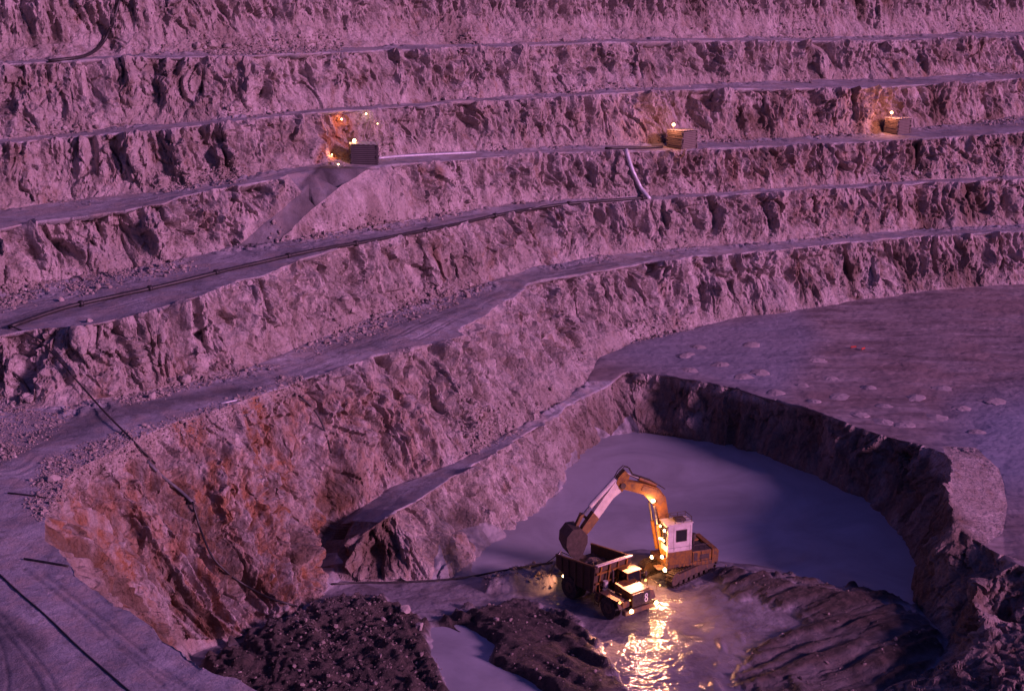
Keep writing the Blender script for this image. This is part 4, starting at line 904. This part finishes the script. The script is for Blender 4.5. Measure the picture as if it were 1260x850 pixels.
    lamp_point(e, (2.3, 1.2, 3.9), 200, r=.15); lamp_point(e, (2.4, 1.3, 2.6), 220, r=.15); lamp_point(e, (2.5, 1.2, 2.0), 120, r=.15)
    def loc_of(u, v, h):
        q = Vector(at(u, v, gz + h)) - e.location; return Matrix.Rotation(-e.rotation_euler.z, 3, 'Z') @ q
    lamp_spot(e, (2.7, .8, 6.2), loc_of(773, 722, 2.2), 22000, 20)
    lamp_spot(e, (2.0, 1.6, 2.2), loc_of(800, 800, 0), 900, 100)
    lamp_spot(e, (3.2, .9, 6.3), loc_of(800, 800, 0), 1500, 80, (1.0, 0.36, 0.26))
    lamp_spot(e, (1.95, .7, 4.6), (7.0, 0, 3.5), 900, 60)
    lamp_spot(e, (2.5, .4, 6.0), (4.5, 5, 0), 1500, 80)
    return e
M['rubble_plain'] = plain('dug_rock', (0.16, 0.12, 0.11), 0.95, 0, 0.8, 2.0, (0.07, 0.05, 0.04))
EX = excavator()

# ------------------------------------------------------------------ dump truck
def wheel(parent, x, y, r, w_, dual=False):
    t = MB().cyl((x, y - w_ / 2, r), (x, y + w_ / 2, r), r, 28)
    for k in range(28):
        a_ = 2 * math.pi * k / 28; c_, s_ = math.cos(a_), math.sin(a_)
        R_ = Matrix.Rotation(-a_, 3, 'Y'); t.box(x + r - .02, x + r + .04, y - w_ / 2 + .02, y + w_ / 2 - .02, r - .05, r + .05, 0, R_, Vector((x, y, r)))
    o = t.build('wheel', M['rubber'], parent)
    sgn = -1 if y < 0 else 1
    MB().cyl((x, y + sgn * (w_ / 2 - .02), r), (x, y + sgn * (w_ / 2 + .03), r), r * .52, 20, r * .46).cyl((x, y + sgn * (w_ / 2), r), (x, y + sgn * (w_ / 2 + .12), r), r * .2, 12).build('wheel_rim', M['dirty_yellow'], o)
def truck():
    p, _ = hit(746, 740); gz = ground(p.x, p.y)
    e = empty('dump_truck', (p.x, p.y, gz), math.radians(-53.1), 'muddy yellow rock dump truck marked 8 on its grille with headlights on', 'truck')
    for x, y, r_, w_ in ((2.15, -1.45, .80, .5), (2.15, 1.45, .80, .5), (-2.1, -1.55, .84, .46), (-2.1, -1.02, .84, .46), (-2.1, 1.02, .84, .46), (-2.1, 1.55, .84, .46)): wheel(e, x, y, r_, w_)
    MB().box(-3.2, 3.3, -.75, -.5, .75, 1.15, .02).box(-3.2, 3.3, .5, .75, .75, 1.15, .02).box(-2.3, -1.9, -1.0, 1.0, .65, 1.0).box(2.0, 2.3, -1.2, 1.2, .6, .95).box(3.0, 3.3, -.75, .75, .75, 1.15).cyl((.6, -1.35, .9), (.6, -.8, .9), .36).build('chassis', M['steel'], e)
    # dump body: ribbed side walls, sloping floor, front wall and spill canopy
    bd = MB().prism([(.35, 1.45), (.45, 1.45), (.75, 3.35), (.65, 3.4)], -1.6, 1.6)
    bd.prism([(.4, 1.35), (-1.6, 1.25), (-3.7, 1.95), (-3.65, 2.1), (-1.6, 1.42), (.4, 1.5)], -1.6, 1.6)
    for y in (-1.68, 1.60): bd.prism([(.45, 1.3), (-1.6, 1.22), (-3.7, 1.9), (-3.75, 2.75), (.70, 3.3)], y, y + .08)
    body = bd.build('dump_body', M['mud_brown'], e)
    for x in (-3.1, -2.3, -1.5, -.7, .1):
        for y in (-1.79, 1.68): MB().prism([(x, 1.35 + max(0, -1.6 - x) * .33), (x + .14, 1.35 + max(0, -1.6 - x) * .33), (x + .14, 2.8 + (x + 3.7) * .12), (x, 2.8 + (x + 3.7) * .12)], y, y + .11).build('body_rib', M['mud_brown'], body)
    for y in (-1.2, -.4, .4, 1.2): MB().prism([(.46, 1.5), (.56, 1.5), (.86, 3.3), (.76, 3.34)], y - .06, y + .06).build('front_rib', M['yellow'], body)
    for z in (1.95, 2.75): MB().prism([(.47 + (z - 1.45) * .158, z), (.60 + (z - 1.45) * .158, z), (.62 + (z - 1.45) * .158, z + .14), (.49 + (z - 1.45) * .158, z + .14)], -1.58, 1.58).build('front_rib', M['yellow'], body)
    MB().prism([(.6, 3.38), (.95, 3.45), (.95, 3.52), (.6, 3.48)], -1.62, 1.62).build('body_lip', M['cream'], body)
    MB().prism([(.70, 3.3), (-3.75, 2.76), (-3.75, 2.86), (.70, 3.42)], -1.72, -1.58).prism([(.70, 3.3), (-3.75, 2.76), (-3.75, 2.86), (.70, 3.42)], 1.58, 1.72).build('side_rail', M['dirty_yellow'], body)
    g_ = np.random.default_rng(5)
    nx, ny = 22, 14; vs = []; fs = []
    for i in range(nx):
        for j in range(ny):
            x = -3.4 + 3.85 * i / (nx - 1); y = -1.57 + 3.14 * j / (ny - 1); h = 2.15 + 0.55 * math.exp(-((x + 1.3) / 1.3) ** 2 - (y / 1.1) ** 2) + g_.normal(0, .09); vs.append((x, y, h))
    for i in range(nx - 1):
        for j in range(ny - 1): a_ = i * ny + j; fs.append((a_, a_ + ny, a_ + ny + 1, a_ + 1))
    link_mesh('rock_load', vs, fs, M['rubble_plain'], e)
    # hood, grille, cab, fenders
    hood = MB().prism([(1.7, 1.2), (3.55, 1.2), (3.55, 2.02), (3.45, 2.12), (1.7, 2.28)], -.72, .95).build('hood', M['yellow'], e)
    gr = MB().box(3.55, 3.66, -.72, .95, 1.12, 2.06, .03).build('grille', M['steel'], e)
    for k in range(7): MB().box(3.66, 3.69, -.64, .28, 1.2 + k * .11, 1.245 + k * .11).build('grille_bar', M['rubber'], gr)
    MB().box(3.662, 3.70, .14, .86, 1.26, 1.96, .01).build('number_plate', M['rubber'], gr)
    def ring(cz, r_): 
        m_ = MB(); n = 16
        for k in range(n):
            a0, a1 = 2 * math.pi * k / n, 2 * math.pi * (k + 1) / n
            m_.add([(xx, .5 + math.cos(a_) * q * .85, cz + math.sin(a_) * q) for xx in (3.702, 3.716) for a_ in (a0, a1) for q in (r_ - .05, r_ + .03)], [(4, 6, 7, 5), (0, 1, 3, 2), (1, 5, 7, 3), (0, 2, 6, 4)])
        return m_
    m8 = ring(1.46, .155); m8b = ring(1.765, .135); m8.add(m8b.v, m8b.f); m8.build('number_eight', M['white'], gr)
    MB().box(3.45, 3.85, -1.55, 1.65, .72, 1.08, .05).build('bumper', M['dirty_yellow'], e)
    for y in (-1.55, 1.1): MB().prism([(1.15, 1.05), (1.35, 1.75), (3.2, 1.72), (3.5, 1.2), (3.42, 1.2), (3.12, 1.62), (1.45, 1.66), (1.25, 1.05)], y - .25, y + .5).build('fender', M['dirty_yellow'], e)
    MB().box(3.2, 3.5, -1.5, -.85, 1.2, 1.65, .03).build('tool_box', M['yellow'], e)
    cab = MB().box(.85, 2.0, .28, 1.55, 1.4, 2.3, .04).build('cab', M['yellow'], e, loc=(0, 0, -.28))
    fr = MB()
    for x, y in ((.9, .33), (.9, 1.5), (1.95, .33), (1.95, 1.5)): fr.cyl((x, y, 2.25), (x - (.0 if x < 1 else .12), y, 3.05), .045, 6)
    fr.build('cab_pillar', M['yellow'], cab)
    MB().box(.78, 1.98, .22, 1.62, 3.05, 3.13, .02).build('cab_roof', M['yellow'], cab)
    MB().prism([(1.93, 2.3), (1.96, 2.3), (1.85, 3.03), (1.82, 3.03)], .38, 1.46).build('windscreen', M['glass'], cab)
    MB().box(.95, 1.78, .325, .335, 2.3, 3.03).build('side_window', M['glass'], cab)
    MB().cyl((1.2, -.45, 2.0), (1.2, -.45, 2.9), .08).cyl((1.2, -.45, 2.9), (1.1, -.45, 3.05), .08).build('exhaust_stack', M['steel'], e)
    MB().cyl((1.0, -.95, 1.7), (1.0, -.95, 2.25), .18).build('air_cleaner', M['cream'], e)
    l_ = MB()
    for x in (.75, 1.15): l_.cyl((x, -1.72, .55), (x, -1.62, 1.9), .025, 6)
    for k in range(4): l_.cyl((.75, -1.7, .65 + k * .3), (1.15, -1.7, .65 + k * .3), .022, 6)
    l_.build('ladder', M['yellow'], e)
    rl = MB()
    for x, y in ((3.4, -1.6), (2.4, -1.78), (1.3, -1.78), (3.4, 1.7), (2.4, 1.75)): rl.cyl((x, y, 1.7), (x, y, 2.3), .02, 6)
    rl.cyl((3.4, -1.6, 2.3), (2.4, -1.78, 2.3), .02, 6).cyl((2.4, -1.78, 2.3), (1.3, -1.78, 2.3), .02, 6).cyl((3.4, 1.7, 2.3), (2.4, 1.75, 2.3), .02, 6)
    rl.build('deck_rail', M['yellow'], e)
    MB().box(1.95, 2.02, 1.9, 2.05, 2.2, 2.6).cyl((1.9, 1.55, 2.5), (2.0, 1.95, 2.5), .02, 6).build('side_mirror', M['steel'], e)
    lamp(e, (3.88, -1.05, 1.05), .16, name='headlight'); lamp(e, (3.88, 1.25, 1.05), .16, name='headlight')
    lamp(e, (3.45, -1.75, 1.75), .11, 'bulb_soft', name='marker_light'); lamp(e, (3.6, -.95, 1.75), .06, 'bulb_soft', name='marker_light'); lamp(e, (2.4, 1.55, 2.15), .10, 'bulb_soft', name='marker_light'); lamp(e, (3.3, 2.1, 1.95), .07, 'bulb_soft', name='marker_light')
    lamp_spot(e, (4.0, -1.05, 1.05), (9, -1.4, 0), 700, 90, (1.0, .36, .24)); lamp_spot(e, (4.0, 1.25, 1.05), (9, 1.4, 0), 700, 90, (1.0, .36, .24))
    lamp_point(e, (4.15, -1.05, 1.0), 25, r=.1); lamp_point(e, (4.15, 1.25, 1.0), 25, r=.1)
    lamp(e, (-3.4, -1.2, 1.1), .10, 'bulb', aim=(-1, -.6, -.2), name='tail_light'); lamp_spot(e, (-3.6, -1.3, 1.15), (-6, -3.5, -.2), 220, 100)
    return e
TK = truck()

# ------------------------------------------------------------------ pump frame left of the truck
def pump_frame():
    p, _ = hit(690, 699); e = empty('pump_frame', p, 0, 'spindly pole frame with sagging hoses at the water edge left of the truck', 'pole frame')
    for q in ((-.75, -.3), (.65, -.2), (.1, .8)): tube([(q[0], q[1], -.1), (0, 0, 1.45)], .035, M['bare'], 'leg', e, 6)
    tube([(-.45, -.15, .45), (.35, -.1, .45)], .03, M['bare'], 'crossbar', e, 6)
    tube([(0, 0, 1.4), (-.6, .1, .75), (-1.2, .0, .35), (-2.2, -.1, .12)], .035, M['rubber'], 'hose', e, 6)
    tube([(0, 0, 1.35), (.7, 0, 1.0), (1.3, .1, .5)], .035, M['rubber'], 'hose', e, 6)
pump_frame()

# ------------------------------------------------------------------ timber cribs with lamps on the haul road bench
plank_me = None
def crib(u, v, wx, wy, h, rz, label, lampxy, lamp_h, power, tint, two=True):
    global plank_me
    if v > 190: plank_me = None
    p, _ = hit(u, v); p.z = ground(p.x, p.y + .5)
    e = empty('timber_crib', (p.x, p.y, p.z - .08), rz, label, 'timber crib', 'timber cribs carrying lamps along the haul road bench')
    nl = 10; hh = h / nl; g_ = random.Random(u)
    for k in range(nl):
        for s_ in (-1, 1):
            for ax in (0, 1):
                L_ = (wx if ax == 0 else wy); z = hh * (k + .5) + (0 if ax == 0 else hh * .04)
                if plank_me is None:
                    o = MB().box(-.5, .5, -.5, .5, -.5, .5, .06).build('plank', M['timber' if v < 190 else 'dark_timber'], e); plank_me = o.data
                else: o = bpy.data.objects.new('plank', plank_me); COL.objects.link(o); o.parent = e
                gap = .84 if not (k == nl - 3 and ax == 1) else .5
                o.scale = (L_ + g_.uniform(0.02, .24), .20, hh * gap)
                if ax == 0: o.location = (g_.uniform(-.05, .05), s_ * (wy / 2 - .1) + g_.uniform(-.03, .03), z); o.rotation_euler.z = g_.uniform(-.015, .015)
                else: o.location = (s_ * (wx / 2 - .1) + g_.uniform(-.03, .03), g_.uniform(-.05, .05), z); o.rotation_euler.z = math.pi / 2 + g_.uniform(-.015, .015)
    MB().box(-wx / 2 + .2, wx / 2 - .2, -wy / 2 + .2, wy / 2 - .2, .02, h - .1).build('rock_fill', M['rubble_plain'], e)
    m_ = MB(); nx = 12
    for k in range(nx):
        x0 = -wx / 2 - .1 + (wx + .2) * k / nx; x1 = x0 + (wx + .2) / nx; z0 = h + .05 + (.04 if k % 2 else 0)
        m_.box(x0, x1, -wy / 2 - .12, wy / 2 + .15, z0, z0 + .03)
    rf = m_.build('roof_sheet', M['sheet'], e); rf.rotation_euler = (math.radians(-2), math.radians(2), 0)
    x, y = lampxy
    post = MB().cyl((x, y, h), (x, y, h + lamp_h), .04, 8).cyl((x, y, h + lamp_h), (x, y, h + lamp_h + .1), .09, 10, .05).build('lamp_post', M['steel'], e)
    MB().ball((x, y, h + lamp_h + .2), .17).build('lamp_globe', M['bulb'], post, True)
    lamp_point(e, (x - .55, y - .1, h + lamp_h + .15), power, tint, .17)
crib(839, 181.5, 2.5, 2.4, 2.05, math.radians(42), 'square timber crib lit orange on its left side, below the middle lamp', (-1.3, .2), .55, 330, (1.0, 0.34, 0.18))
crib(1104, 164, 2.4, 2.2, 1.95, math.radians(36), 'brown timber crib farthest right with a bright round lamp', (-1.2, .1), .6, 420, (1.0, 0.32, 0.18))
crib(448, 201, 2.7, 2.2, 2.0, math.radians(8), 'dark weathered timber crib at the head of the ramp', (-.9, .2), .12, 60, (1.0, 0.38, 0.14))
# small lamps strung on the wall round the left crib
def wall_lamp(u, v, label, power, colr=(1.0, 0.32, 0.08), r=.085):
    p, n_ = hit(u, v); e = empty('wall_lamp', p + Vector((0, -.5, 0)), 0, label, 'lamp')
    MB().cyl((0, .7, .05), (0, 0, .12), .03, 6).cyl((0, 0, .12), (0, 0, .2), .08, 8, .03).build('lamp_bracket', M['steel'], e)
    MB().ball((0, 0, 0), r).build('lamp_globe', M['bulb'], e, True)
    if power: lamp_point(e, (0, -.1, 0), power, colr, r)
wall_lamp(421, 146, 'highest warm lamp on the rusty wall above the left crib', 60, r=.09)
wall_lamp(451, 139.5, 'small white lamp near the lip above the left crib', 12, (1, .8, .8), .09)
wall_lamp(409, 189.5, 'warm lamp low on the rusty wall left of the dark crib', 30, r=.06)
wall_lamp(417, 201.5, 'white lamp near the road at the foot of the rusty wall', 14, (1, .85, .7), .09)
wall_lamp(465, 151.5, 'faint orange lamp high on the wall right of the dark crib', 6, (1, .3, .1), .05)
wall_lamp(462, 180, 'small white lamp just right of the dark crib', 12, (1, .8, .7), .08)
# red marker boards on the dark floor
for k, (u, v, lb) in enumerate(((1050, 429, 'left faded red marker board on the dark upper floor'), (1062, 431, 'right faded red marker board on the dark upper floor'))):
    p, _ = hit(u, v); e = empty('marker_board', p, .2 + k * .5, lb, 'marker board'); MB().box(-.3, .3, -.03, .03, .12, .30, .01).build('board', M['red'], e); MB().cyl((-.3, 0, -.1), (-.3, 0, .2), .03, 6).cyl((.3, 0, -.1), (.3, 0, .2), .03, 6).build('board_legs', M['steel'], e)
